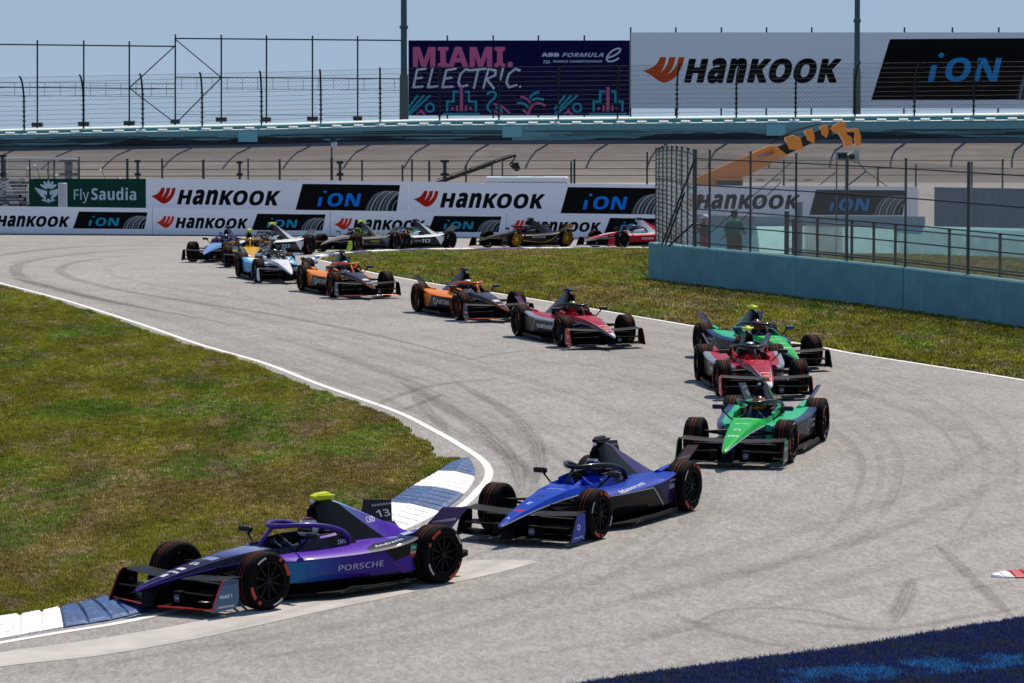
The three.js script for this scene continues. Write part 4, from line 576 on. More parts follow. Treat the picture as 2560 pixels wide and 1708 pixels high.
// ---------------------------------------------------------------- orange telehandler behind the boards
{
  const d = 186, t = thing('telehandler', 'orange telescopic handler with its boom raised above the fence', 'telehandler'), or = gloss(0xe8880f, { clearcoat: 0.4 }), bk = M(0x14120f, 0.6);
  const slab = (pts, w, mat, name, dz = 0) => { const s = new THREE.Shape(pts.map(([u, v]) => { const q = P(u, v, d); return new THREE.Vector2(q.x, q.y); })); part(name, new THREE.ExtrudeGeometry(s, { depth: w, bevelEnabled: true, bevelSize: 0.02, bevelThickness: 0.02, bevelSegments: 1 }).translate(0, 0, -d - w / 2 + dz), mat, t); };
  slab([[1700, 470], [1743, 444], [1922, 365], [1938, 366], [1968, 388], [1820, 461], [1760, 492]], 0.62, or, 'boom_section');
  slab([[1926, 374], [2078, 314], [2086, 330], [1962, 388]], 0.34, bk, 'boom_stage'); slab([[1962, 345], [1984, 338], [2000, 346], [2007, 372], [1990, 375], [1972, 372]], 0.56, or, 'boom_collar');
  slab([[2011, 327], [2030, 323], [2036, 342], [2034, 357], [2018, 350]], 0.5, or, 'boom_collar');
  slab([[2049, 318], [2066, 313], [2071, 326], [2066, 343], [2054, 336]], 0.46, or, 'boom_collar');
  slab([[2074, 320], [2104, 303], [2111, 308], [2116, 336], [2128, 344], [2130, 362], [2112, 366], [2108, 352], [2094, 330], [2082, 330]], 0.42, or, 'boom_head');
  slab([[2114, 324], [2144, 322], [2151, 342], [2150, 362], [2140, 365], [2136, 345], [2138, 330], [2116, 328]], 0.3, or, 'quick_hitch', 0.1); part('hose', tube([[1925, 362], [1965, 338], [2010, 322], [2050, 312]].map(([u, v]) => { const q = P(u, v, d); return [q.x, q.y + 0.05, -d + 0.1]; }), 0.035, 20, 5), bk, t);
  { const q = P(1915, 385, d); part('decal', new THREE.PlaneGeometry(1.0, 0.34).rotateZ(0.42).translate(q.x, q.y, -d + 0.336), M(0xffffff, 0.5, 0, { map: canvasTex(256, 88, (x, w, h) => { x.fillStyle = '#d8760f'; x.fillRect(0, 0, w, h); letter(x, '1040', 90, 74, 44, '#22356e', { slant: 0.2, fit: 140 }); x.fillStyle = '#6a7d9c'; x.fillRect(10, 16, 120, 22); }) }), t); }
  const b0 = P(1790, 470, d); part('chassis', new RoundedBoxGeometry(4.8, 0.8, 2.1, 3, 0.1).translate(b0.x, 1.75, -d - 0.4), or, t); part('cab', merge([bx(1.4, 1.1, 0.9, b0.x + 0.7, 2.55, -d + 0.55)]), M(0x1c2a2a, 0.15), t); part('cab_roof', bx(1.5, 0.08, 1.0, b0.x + 0.7, 3.14, -d + 0.55), or, t);
  for (const x of [-1.5, 1.5]) for (const z of [0.6, -1.4]) { const w = part('wheel', new THREE.CylinderGeometry(0.6, 0.6, 0.45, 20).rotateX(Math.PI / 2).translate(b0.x + x, 1.6, -d + z), M(0x161616, 0.95), t); part('rim', new THREE.CylinderGeometry(0.3, 0.3, 0.48, 14).rotateX(Math.PI / 2).translate(b0.x + x, 1.6, -d + z), or, w); }
}
// ---------------------------------------------------------------- people: bodies from blended tapered capsules
function blend(caps, cell, k = 0.035) { // caps: [ax,ay,az,ra, bx,by,bz,rb]
  const lo = [1e9, 1e9, 1e9], hi = [-1e9, -1e9, -1e9]; caps.forEach((c) => { for (const o of [0, 4]) for (let a = 0; a < 3; a++) { lo[a] = Math.min(lo[a], c[o + a] - c[o + 3]); hi[a] = Math.max(hi[a], c[o + a] + c[o + 3]); } });
  const size = Math.max(hi[0] - lo[0], hi[1] - lo[1], hi[2] - lo[2]) + cell * 8, n = Math.min(110, Math.ceil(size / cell)), mid = lo.map((v, a) => (v + hi[a]) / 2), mc = new MarchingCubes(n, new THREE.MeshBasicMaterial(), false, false, 400000); mc.isolation = 0; const F = mc.field;
  for (let z = 0; z < n; z++) for (let y = 0; y < n; y++) for (let x = 0; x < n; x++) {
    const p = [x, y, z].map((v, a) => mid[a] + ((v - n / 2) / (n / 2)) * size / 2); let d = 1e3;
    for (const c of caps) { const bx_ = c[4] - c[0], by = c[5] - c[1], bz = c[6] - c[2], px = p[0] - c[0], py = p[1] - c[1], pz = p[2] - c[2], t = Math.max(0, Math.min(1, (px * bx_ + py * by + pz * bz) / (bx_ * bx_ + by * by + bz * bz || 1e-9))), e = Math.hypot(px - bx_ * t, py - by * t, pz - bz * t) - (c[3] + (c[7] - c[3]) * t), h = Math.max(k - Math.abs(d - e), 0) / k; d = Math.min(d, e) - h * h * k * 0.25; }
    F[x + y * n + z * n * n] = -d;
  }
  mc.update(); const cnt = mc.count, g = new THREE.BufferGeometry(), pos = new Float32Array(mc.positionArray.slice(0, cnt * 3)), nor = new Float32Array(mc.normalArray.slice(0, cnt * 3));
  for (let i = 0; i < cnt; i++) { for (let a = 0; a < 3; a++) pos[i * 3 + a] = mid[a] + pos[i * 3 + a] * size / 2; }
  g.setAttribute('position', new THREE.BufferAttribute(pos, 3)); g.setAttribute('normal', new THREE.BufferAttribute(nor, 3)); return g;
}
const skin = M(0xa5714f, 0.6);
{
  const at = (u, d) => { const q = P(u, 600, d); return [q.x, land(d), -d]; };
  const one = thing('person', 'person in dark green shirt and brown shorts standing behind the wire fence', 'person', at(1836, 107));
  const hand = (x, y, z, s) => [[x, y, z, 0.035, x, y - 0.06, z + 0.02, 0.03], [x + s * 0.025, y - 0.06, z + 0.02, 0.01, x + s * 0.03, y - 0.12, z + 0.05, 0.009], [x, y - 0.065, z + 0.03, 0.01, x, y - 0.135, z + 0.05, 0.009], [x - s * 0.022, y - 0.06, z + 0.02, 0.01, x - s * 0.024, y - 0.12, z + 0.045, 0.008], [x + s * 0.04, y - 0.06, z + 0.01, 0.009, x + s * 0.045, y - 0.11, z + 0.03, 0.008], [x - s * 0.03, y - 0.01, z + 0.03, 0.011, x - s * 0.045, y - 0.05, z + 0.06, 0.01]];
  const body = (o) => [[-0.1, 0.93, 0, 0.13, -0.14, 0.5, 0.03, 0.075], [-0.14, 0.5, 0.03, 0.07, -0.16, 0.09, -0.02, 0.045], [-0.16, 0.05, -0.03, 0.045, -0.18, 0.03, 0.15, 0.035], [0.1, 0.93, 0, 0.13, 0.14, 0.5, 0.03, 0.075], [0.14, 0.5, 0.03, 0.07, 0.16, 0.09, -0.02, 0.045], [0.16, 0.05, -0.03, 0.045, 0.18, 0.03, 0.15, 0.035], [0, 0.98, 0, 0.15, 0, 1.2, 0, 0.15], [-0.1, 1.32, 0, 0.11, 0.1, 1.32, 0, 0.11], [0, 1.4, 0, 0.06, 0, 1.52, 0.02, 0.055], [0, 1.62, 0.02, 0.1, 0, 1.66, 0.01, 0.1], [0, 1.58, 0.06, 0.06, 0, 1.55, 0.07, 0.045], [-0.19, 1.36, 0, 0.065, ...o.le, 0.05], [...o.le, 0.048, ...o.lh, 0.035], [0.19, 1.36, 0, 0.065, ...o.re, 0.05], [...o.re, 0.048, ...o.rh, 0.035], ...hand(...o.lh, -1), ...hand(...o.rh, 1)];
  const A = { le: [-0.3, 1.12, 0.05], lh: [-0.22, 1.12, 0.26], re: [0.28, 1.1, -0.02], rh: [0.27, 0.86, 0.08] };
  part('body', blend(body(A), 0.018), skin, one);
  part('shirt', blend([[0, 0.93, 0, 0.19, 0, 1.2, 0, 0.19], [-0.1, 1.31, 0, 0.145, 0.1, 1.31, 0, 0.145], [-0.19, 1.36, 0, 0.09, -0.26, 1.2, 0.03, 0.085], [0.19, 1.36, 0, 0.09, 0.25, 1.18, -0.01, 0.085]], 0.02), M(0x1f6e58, 0.9), one);
  part('shoulder_panel', blend([[-0.12, 1.385, -0.02, 0.09, 0.12, 1.385, -0.02, 0.09]], 0.015), M(0x1aa070, 0.9), one);
  part('shorts', blend([[-0.08, 0.93, 0, 0.165, -0.14, 0.55, 0.02, 0.12], [0.08, 0.93, 0, 0.165, 0.14, 0.55, 0.02, 0.12]], 0.02), M(0x5a4632, 0.95), one);
  part('hair', blend([[0, 1.68, -0.01, 0.108, 0, 1.63, -0.04, 0.1]], 0.012), M(0x2a1d16, 0.9), one); one.rotation.y = Math.PI * 0.85;
  const two = thing('person', 'person in white cap and red shorts leaning on a long lens camera', 'person', at(1763, 106.5));
  const Bp = { le: [-0.26, 1.2, 0.18], lh: [-0.1, 1.4, 0.36], re: [0.26, 1.18, 0.16], rh: [0.1, 1.4, 0.34] };
  part('body', blend(body(Bp), 0.018), skin, two);
  part('shirt', blend([[0, 0.98, 0, 0.18, 0, 1.2, 0, 0.18], [-0.1, 1.31, 0, 0.14, 0.1, 1.31, 0, 0.14], [-0.19, 1.36, 0, 0.088, -0.25, 1.24, 0.12, 0.08], [0.19, 1.36, 0, 0.088, 0.25, 1.22, 0.1, 0.08]], 0.02), M(0x3c3633, 0.9), two);
  part('shorts', blend([[-0.08, 0.93, 0, 0.17, -0.13, 0.62, 0.02, 0.125], [0.08, 0.93, 0, 0.17, 0.13, 0.62, 0.02, 0.125]], 0.02), M(0xa3262b, 0.9), two);
  part('cap', merge([new THREE.SphereGeometry(0.12, 16, 8, 0, 6.3, 0, 1.6).translate(0, 1.66, 0.0), new THREE.CylinderGeometry(0.09, 0.1, 0.015, 16).scale(1, 1, 1.1).translate(0, 1.665, 0.11)]), M(0xe9eaec, 0.8), two); two.scale.setScalar(0.93); two.rotation.y = -1.9;
  const lens = thing('long_lens_camera', 'long lens camera held up by the person in white cap', 'camera', at(1748, 106.4)); part('camera_body', bx(0.14, 0.11, 0.09, 0.1, 1.33, 0), M(0x16181a, 0.5), lens); part('lens', new THREE.CylinderGeometry(0.06, 0.05, 0.32, 14).rotateZ(Math.PI / 2).translate(-0.12, 1.33, 0), M(0xc9cac6, 0.5), lens);
}
// ---------------------------------------------------------------- single-seater racing cars (x forward, y up, z to the car's right; origin on the ground between the axles)
const FA = 1.485, RA = -1.485, RF = 0.335, RR = 0.355;
const dull = (color, roughness, specularIntensity) => new THREE.MeshPhysicalMaterial({ color, roughness, specularIntensity });
const carbon = dull(0x040405, 0.5, 0.22), rubber = dull(0x0f0e0e, 0.85, 0.25), matBlack = dull(0x040405, 0.85, 0.3), graphite = dull(0x0d0f12, 0.45, 0.35);
const ATLAS = 1024, PPM = 192; // livery sheet: left side, right side, top view, then end plates and fins
const ux = (x) => (x + 2.45) * PPM / ATLAS, sheetV = (row) => 1 - row / ATLAS;
function livery(geo) { // give every face the part of the livery sheet it shows
  const g = geo.index ? geo.toNonIndexed() : geo, p = g.attributes.position, uv = new Float32Array(p.count * 2), a = V3(), b = V3(), c = V3();
  for (let i = 0; i < p.count; i += 3) {
    a.fromBufferAttribute(p, i); b.fromBufferAttribute(p, i + 1); c.fromBufferAttribute(p, i + 2); const n = b.clone().sub(a).cross(c.clone().sub(a)).normalize();
    const side = Math.abs(n.z) > Math.abs(n.y) * 0.85;
    [a, b, c].forEach((q, k) => { const j = (i + k) * 2; uv[j] = ux(q.x); uv[j + 1] = side ? sheetV((n.z < 0 ? 0 : 212) + (1.09 - q.y) * PPM) : sheetV(424 + (q.z + 0.9) * PPM); });
  }
  g.setAttribute('uv', new THREE.BufferAttribute(uv, 2)); return g;
}
function loft(secs, sub = 3, crease = 0.6) { // closed rings of [z, y] at stations along x
  const n = secs[0].p.length, rows = []; const pt = (i) => secs[Math.max(0, Math.min(secs.length - 1, i))];
  for (let i = 0; i < secs.length - 1; i++) for (let s = 0; s < (i === secs.length - 2 ? sub + 1 : sub); s++) {
    const t = s / sub, A = secs[i], B = secs[i + 1], x = A.x + (B.x - A.x) * t;
    const h = (k, ax) => { const m0 = i && !A.sharp ? (B.p[k][ax] - pt(i - 1).p[k][ax]) / (B.x - pt(i - 1).x) : (B.p[k][ax] - A.p[k][ax]) / (B.x - A.x), m1 = i < secs.length - 2 && !B.sharp ? (pt(i + 2).p[k][ax] - A.p[k][ax]) / (pt(i + 2).x - A.x) : (B.p[k][ax] - A.p[k][ax]) / (B.x - A.x), L = B.x - A.x, t2 = t * t, t3 = t2 * t; return A.p[k][ax] * (2 * t3 - 3 * t2 + 1) + m0 * L * (t3 - 2 * t2 + t) + B.p[k][ax] * (3 * t2 - 2 * t3) + m1 * L * (t3 - t2); };
    rows.push({ x, p: A.p.map((_, k) => [h(k, 0), h(k, 1)]) });
  }
  const pos = [], tri = (a, b, c) => pos.push(...a, ...b, ...c), v = (r, k) => [rows[r].x, rows[r].p[k % n][1], rows[r].p[k % n][0]];
  for (let r = 0; r < rows.length - 1; r++) for (let k = 0; k < n; k++) { tri(v(r, k), v(r + 1, k), v(r, k + 1)); tri(v(r, k + 1), v(r + 1, k), v(r + 1, k + 1)); }
  for (let k = 1; k < n - 1; k++) { tri(v(0, 0), v(0, k), v(0, k + 1)); const e = rows.length - 1; tri(v(e, 0), v(e, k + 1), v(e, k)); }
  const g = new THREE.BufferGeometry(); g.setAttribute('position', new THREE.Float32BufferAttribute(pos, 3));
  let vol = 0; for (let i = 0; i < pos.length; i += 9) vol += (pos[i] * (pos[i + 4] * pos[i + 8] - pos[i + 5] * pos[i + 7]) - pos[i + 1] * (pos[i + 3] * pos[i + 8] - pos[i + 5] * pos[i + 6]) + pos[i + 2] * (pos[i + 3] * pos[i + 7] - pos[i + 4] * pos[i + 6]));
  if (vol < 0) for (let i = 0; i < pos.length; i += 9) for (let k = 0; k < 3; k++) { const t = g.attributes.position.array[i + 3 + k]; g.attributes.position.array[i + 3 + k] = g.attributes.position.array[i + 6 + k]; g.attributes.position.array[i + 6 + k] = t; }
  return toCreasedNormals(g, crease);
}
const mirrorRing = (half) => [...half, ...half.slice().reverse().filter(([z]) => z > 1e-6).map(([z, y]) => [-z, y])];
const flipZ = (g) => { const c = g.clone().scale(1, 1, -1), p = c.attributes.position.array, nn = c.attributes.normal.array; for (let i = 0; i < p.length; i += 9) for (const arr of [p, nn]) for (let k = 0; k < 3; k++) { const t = arr[i + 3 + k]; arr[i + 3 + k] = arr[i + 6 + k]; arr[i + 6 + k] = t; } return c; };
function extrude(pts, depth, bevel = 0.006) { return new THREE.ExtrudeGeometry(new THREE.Shape(pts.map(([a, b]) => new THREE.Vector2(a, b))), { depth, bevelEnabled: bevel > 0, bevelSize: bevel, bevelThickness: bevel, bevelSegments: 1, steps: 1 }); }

const K = {}; // shared car shapes
{ // survival cell with needle nose and cockpit opening
  const S = (x, w, yb, ye, yt, wb = w * 0.7, o = {}) => ({ x, p: mirrorRing([[0, yb], [wb, yb], [w * 0.96, yb + (ye - yb) * 0.6], [w, ye], [w * 0.8, yt - 0.006], [w * 0.45, yt], [0, yt + 0.006]]) });
  const C = (x, w, yb, ye, rim, fl) => ({ x, sharp: true, p: mirrorRing([[0, yb], [w * 0.8, yb], [w, yb + 0.16], [w, ye], [w * 0.92, rim], [w * 0.78, rim - 0.01], [w * 0.7, fl], [0, fl - 0.02]].filter((_, i) => i !== 5)) });
  const nose = loft([S(2.8, 0.026, 0.262, 0.285, 0.296), S(2.72, 0.05, 0.262, 0.305, 0.326), S(2.45, 0.095, 0.275, 0.352, 0.392), S(2.1, 0.145, 0.285, 0.405, 0.462), S(1.75, 0.187, 0.28, 0.445, 0.52)], 3, 0.5);
  const tub = loft([S(1.75, 0.187, 0.28, 0.445, 0.52), S(1.4, 0.228, 0.25, 0.475, 0.565), S(1.05, 0.272, 0.17, 0.495, 0.592), S(0.84, 0.3, 0.12, 0.505, 0.604), { ...C(0.76, 0.31, 0.1, 0.51, 0.606, 0.56) }, C(0.66, 0.32, 0.1, 0.515, 0.61, 0.4), C(0.3, 0.338, 0.09, 0.52, 0.618, 0.33), C(-0.12, 0.345, 0.09, 0.52, 0.64, 0.33), C(-0.22, 0.345, 0.09, 0.52, 0.655, 0.62), S(-0.5, 0.34, 0.09, 0.5, 0.62)], 2, 0.6);
  K.nose = livery(nose); K.tub = livery(tub);
  const head = loft([0.42, 0.3, 0.0, -0.16].map((x, i) => ({ x, p: [[0.29, 0.58], [0.33, 0.56], [0.325, 0.64 + i * 0.012], [0.285, 0.655 + i * 0.014]] })), 2, 0.7);
  K.headrest = livery(merge([head, flipZ(head)]));
}
{ // side pods: sharp delta edge, undercut flank
  const S = (x, zo, ye, yi, zi = 0.28, yb = 0.1) => ({ x, p: [[zi, yb], [zo - 0.11, yb], [zo - 0.05, yb + 0.07], [zo - 0.015, ye - 0.14], [zo, ye], [zo - 0.03, ye + 0.022], [(zo + zi) / 2, (ye + yi) / 2 + 0.03], [zi, yi + 0.012]] });
  const pod = loft([S(0.92, 0.42, 0.46, 0.505), S(0.78, 0.5, 0.462, 0.515), S(0.55, 0.575, 0.465, 0.525), S(0.2, 0.64, 0.468, 0.53), S(-0.25, 0.7, 0.475, 0.535), S(-0.7, 0.74, 0.5, 0.54), S(-1.0, 0.755, 0.545, 0.545), S(-1.12, 0.75, 0.575, 0.545)], 3, 0.5);
  K.podR = livery(pod); K.podL = livery(flipZ(pod));
  const fender = loft([{ x: -1.1, p: [[0.34, 0.14], [0.515, 0.14], [0.53, 0.6], [0.46, 0.615], [0.34, 0.53]] }, { x: -1.5, p: [[0.3, 0.16], [0.5, 0.16], [0.515, 0.635], [0.45, 0.645], [0.3, 0.5]] }, { x: -1.95, p: [[0.24, 0.2], [0.46, 0.2], [0.48, 0.62], [0.42, 0.625], [0.24, 0.46]] }], 2, 0.5);
  K.fenderR = livery(fender); K.fenderL = livery(flipZ(fender));
}
{ // rear deck and engine cover with its tall spine
  const D = (x, w, y) => ({ x, p: mirrorRing([[0, 0.12], [w, 0.12], [w, y - 0.02], [w * 0.6, y + 0.02], [0, y + 0.03]]) });
  K.deck = livery(loft([D(-0.4, 0.36, 0.535), D(-0.9, 0.37, 0.53), D(-1.4, 0.33, 0.49), D(-2.0, 0.26, 0.42)], 2, 0.5));
  const E = (x, wb, yb, wt, yt) => ({ x, p: mirrorRing([[0, yb], [wb, yb], [wb * 0.78, yb + (yt - yb) * 0.25], [wt * 1.3, yb + (yt - yb) * 0.8], [wt, yt - 0.02], [wt * 0.5, yt], [0, yt + 0.004]]) });
  K.cover = livery(loft([E(-0.07, 0.15, 0.58, 0.055, 1.02), E(-0.18, 0.19, 0.56, 0.062, 1.065), E(-0.36, 0.2, 0.55, 0.055, 1.06), E(-0.9, 0.19, 0.52, 0.042, 0.865), E(-1.35, 0.15, 0.48, 0.034, 0.69), E(-1.8, 0.1, 0.43, 0.026, 0.525), E(-2.1, 0.05, 0.4, 0.016, 0.43)], 3, 0.5));
  const ring = mirrorRing([[0, 0.66], [0.115, 0.66], [0.068, 0.96], [0, 0.975]]); K.intake = merge([loft([{ x: -0.05, p: ring }, { x: -0.075, p: ring }], 1), bar([-0.03, 0.64, 0], [-0.05, 0.98, 0], 0.02, 6)]);
}
K.floor = merge([extrude([[0.95, -0.3], [0.85, -0.52], [0.35, -0.78], [-0.2, -0.815], [-1.05, -0.815], [-1.12, -0.5], [-2.1, -0.46], [-2.1, 0.46], [-1.12, 0.5], [-1.05, 0.815], [-0.2, 0.815], [0.35, 0.78], [0.85, 0.52], [0.95, 0.3]], 0.026).rotateX(Math.PI / 2).translate(0, 0.085, 0)]);
K.skirt = merge([[1], [-1]].map(([s]) => extrude([[0.3, 0.06], [-1.08, 0.06], [-1.02, 0.12], [-0.3, 0.105], [0.1, 0.125]], 0.018, 0.003).translate(0, 0, s > 0 ? 0.785 : -0.803)));
{ // front wing: swept lower plane, upper plane and end plates
  const plane = (y, xc, sweep, chord, th, span, dip) => { const secs = []; for (let i = 0; i <= 12; i++) { const z = -span + 2 * span * i / 12, a = Math.abs(z) / span, xf = xc - sweep * a, yy = y + dip * a * a; secs.push({ x: z, p: [[xf + chord / 2, yy], [xf + chord * 0.2, yy + th], [xf - chord / 2, yy + th * 1.6], [xf - chord / 2, yy + th * 1.1], [xf + chord * 0.1, yy - th * 0.3]] }); } const g = loft(secs, 1, 0.6); const p = g.attributes.position, q = g.attributes.normal; for (let i = 0; i < p.count; i++) { p.setXYZ(i, p.getZ(i), p.getY(i), p.getX(i)); q.setXYZ(i, q.getZ(i), q.getY(i), q.getX(i)); } const arr = p.array, na = q.array; for (let i = 0; i < arr.length; i += 9) for (const w of [arr, na]) for (let k = 0; k < 3; k++) { const t = w[i + 3 + k]; w[i + 3 + k] = w[i + 6 + k]; w[i + 6 + k] = t; } return g; };
  K.lowerPlane = plane(0.1, 2.42, 0.22, 0.34, 0.016, 0.83, 0.0); K.upperPlane = plane(0.37, 2.1, 0.05, 0.27, 0.017, 0.82, 0.035);
  K.lip = tube([-0.83, -0.6, -0.35, -0.12].map((z) => [2.6 - 0.22 * Math.abs(z) / 0.83, 0.098, z]), 0.011, 16, 5); K.lip2 = flipZ(K.lip.toNonIndexed());
  const ep = extrude([[2.42, 0.075], [2.34, 0.07], [2.03, 0.095], [1.99, 0.2], [2.0, 0.405], [2.2, 0.42], [2.25, 0.39]], 0.014, 0.004), nz = (n, i) => n.attributes.normal.getZ(i), uvp = (g, zs) => { const n = g.index ? g.toNonIndexed() : g, p = n.attributes.position, uv = new Float32Array(p.count * 2); for (let i = 0; i < p.count; i++) { const out = nz(n, i) * zs > 0.3; uv[i * 2] = out ? (p.getX(i) - 1.95) / 0.58 * 230 / ATLAS + (zs > 0 ? 8 : 248) / ATLAS : 1018 / ATLAS; uv[i * 2 + 1] = out ? sheetV(1018 - (p.getY(i) - 0.06) / 0.42 * 236) : sheetV(1010); } n.setAttribute('uv', new THREE.BufferAttribute(uv, 2)); return n; };
  K.endR = uvp(ep.clone().translate(0, 0, 0.832), 1); K.endL = uvp(ep.clone().translate(0, 0, -0.846), -1);
  K.endEdge = (s) => tube([[2.425, 0.078, s * 0.845], [2.255, 0.39, s * 0.845], [2.2, 0.423, s * 0.845]], 0.009, 10, 5);
  K.keel = merge([extrude([[2.62, 0.11], [2.55, 0.27], [1.85, 0.3], [1.8, 0.1], [2.2, 0.09]], 0.16, 0.01).translate(0, 0, -0.08), bx(0.24, 0.15, 0.12, 2.28, 0.185, 0.26), bx(0.24, 0.15, 0.12, 2.28, 0.185, -0.26), bx(0.1, 0.05, 1.3, 1.95, 0.3, 0), bx(0.34, 0.2, 0.42, 2.08, 0.2, 0), bx(0.05, 0.2, 1.2, 1.93, 0.2, 0), bx(0.3, 0.02, 0.5, 2.2, 0.24, 0.52), bx(0.3, 0.02, 0.5, 2.2, 0.24, -0.52)]);
  const fin = extrude([[-1.42, 0.6], [-1.98, 0.6], [-2.12, 0.86], [-1.66, 0.9]], 0.016, 0.004); const uvf = (g, zs) => { const n = g.index ? g.toNonIndexed() : g, p = n.attributes.position, uv = new Float32Array(p.count * 2); for (let i = 0; i < p.count; i++) { const pos = nz(n, i) > 0; uv[i * 2] = (490 + (pos === zs > 0 ? 0 : 256) + (pos ? 0 : 128) + 2 + (p.getX(i) + 2.14) / 0.74 * 122) / ATLAS; uv[i * 2 + 1] = sheetV(1018 - (p.getY(i) - 0.58) / 0.34 * 236); } n.setAttribute('uv', new THREE.BufferAttribute(uv, 2)); return n; };
  const cant = (g, s) => { const p = g.attributes.position; for (let i = 0; i < p.count; i++) p.setZ(i, p.getZ(i) + s * (p.getY(i) - 0.6) * 0.55); g.computeVertexNormals(); return g; };
  K.finR = uvf(cant(fin.clone().translate(0, 0, 0.49), 1), 1); K.finL = uvf(cant(fin.clone().translate(0, 0, -0.506), -1), -1);
  K.finStrut = merge([bar([-1.75, 0.5, 0.3], [-1.8, 0.63, 0.5], 0.014, 5), bar([-1.75, 0.5, -0.3], [-1.8, 0.63, -0.5], 0.014, 5)]);
}
K.tail = merge([bx(0.5, 0.2, 0.34, -2.12, 0.3, 0), extrude([[-1.7, 0.09], [-2.3, 0.24], [-2.3, 0.3], [-1.7, 0.14]], 0.98, 0.004).translate(0, 0, -0.49), bx(0.5, 0.24, 0.015, -2.0, 0.2, 0.3), bx(0.5, 0.24, 0.015, -2.0, 0.2, -0.3)]); K.rainLight = bx(0.03, 0.1, 0.12, -2.385, 0.31, 0);
K.halo = merge([tube([[0.84, 0.585, 0], [0.74, 0.7, 0], [0.6, 0.81, 0]], 0.024, 8, 7), tube([[-0.26, 0.7, 0.34], [-0.12, 0.755, 0.345], [0.15, 0.815, 0.315], [0.42, 0.835, 0.22], [0.585, 0.825, 0.1], [0.615, 0.82, 0], [0.585, 0.825, -0.1], [0.42, 0.835, -0.22], [0.15, 0.815, -0.315], [-0.12, 0.755, -0.345], [-0.26, 0.7, -0.34]], 0.029, 44, 8), tube([[-0.2, 0.73, 0.342], [-0.3, 0.66, 0.34], [-0.36, 0.58, 0.33]], 0.034, 6, 7), tube([[-0.2, 0.73, -0.342], [-0.3, 0.66, -0.34], [-0.36, 0.58, -0.33]], 0.034, 6, 7)]);
K.mirror = (s) => new RoundedBoxGeometry(0.07, 0.075, 0.2, 2, 0.025).translate(0.5, 0.735, s * 0.56); K.mirrorStalk = (s) => merge([bar([0.52, 0.7, s * 0.5], [0.56, 0.55, s * 0.34], 0.013, 5), bar([0.5, 0.72, s * 0.52], [0.52, 0.69, s * 0.48], 0.013, 5)]);
K.wheelRing = new THREE.TorusGeometry(0.11, 0.014, 6, 18).rotateY(Math.PI / 2).translate(0.52, 0.6, 0); K.padding = merge([bx(0.3, 0.1, 0.05, 0.03, 0.64, 0.235), bx(0.3, 0.1, 0.05, 0.03, 0.64, -0.235), bx(0.06, 0.16, 0.42, -0.14, 0.64, 0)]);
K.camera = merge([extrude([[-0.22, 0], [-0.13, 0.05], [0.02, 0.045], [0.1, 0.02], [0.1, 0], [0.0, -0.02], [-0.2, -0.02]], 0.07, 0.012).translate(-0.17, 1.095, -0.035), extrude([[-0.15, -0.1], [-0.09, -0.115], [0.08, -0.04], [0.12, 0], [0.08, 0.04], [-0.09, 0.115], [-0.15, 0.1], [-0.08, 0]], 0.018, 0.006).rotateX(Math.PI / 2).translate(-0.19, 1.125, 0), bx(0.09, 0.06, 0.06, -0.2, 1.065, 0)]); K.cameraEye = new THREE.SphereGeometry(0.026, 10, 8).translate(-0.06, 1.06, 0);
const arms = (x0, hub) => [1, -1].flatMap((s) => hub.map(([ax, ay, az, bxx, by, bz]) => flatBar([x0 + ax, ay, s * az], [x0 + bxx, by, s * bz], 0.016, 0.034)));
K.frontArms = arms(FA, [[0.22, 0.44, 0.19, 0.0, 0.45, 0.58], [-0.25, 0.45, 0.22, 0.0, 0.45, 0.58], [0.2, 0.28, 0.14, 0, 0.2, 0.58], [-0.3, 0.25, 0.2, 0, 0.2, 0.58], [0.12, 0.36, 0.16, 0.12, 0.34, 0.58]]); K.rearArms = arms(RA, [[0.25, 0.46, 0.3, 0, 0.47, 0.55], [-0.2, 0.42, 0.25, 0, 0.47, 0.55], [0.2, 0.2, 0.3, 0, 0.22, 0.55], [-0.2, 0.2, 0.25, 0, 0.22, 0.55]]);
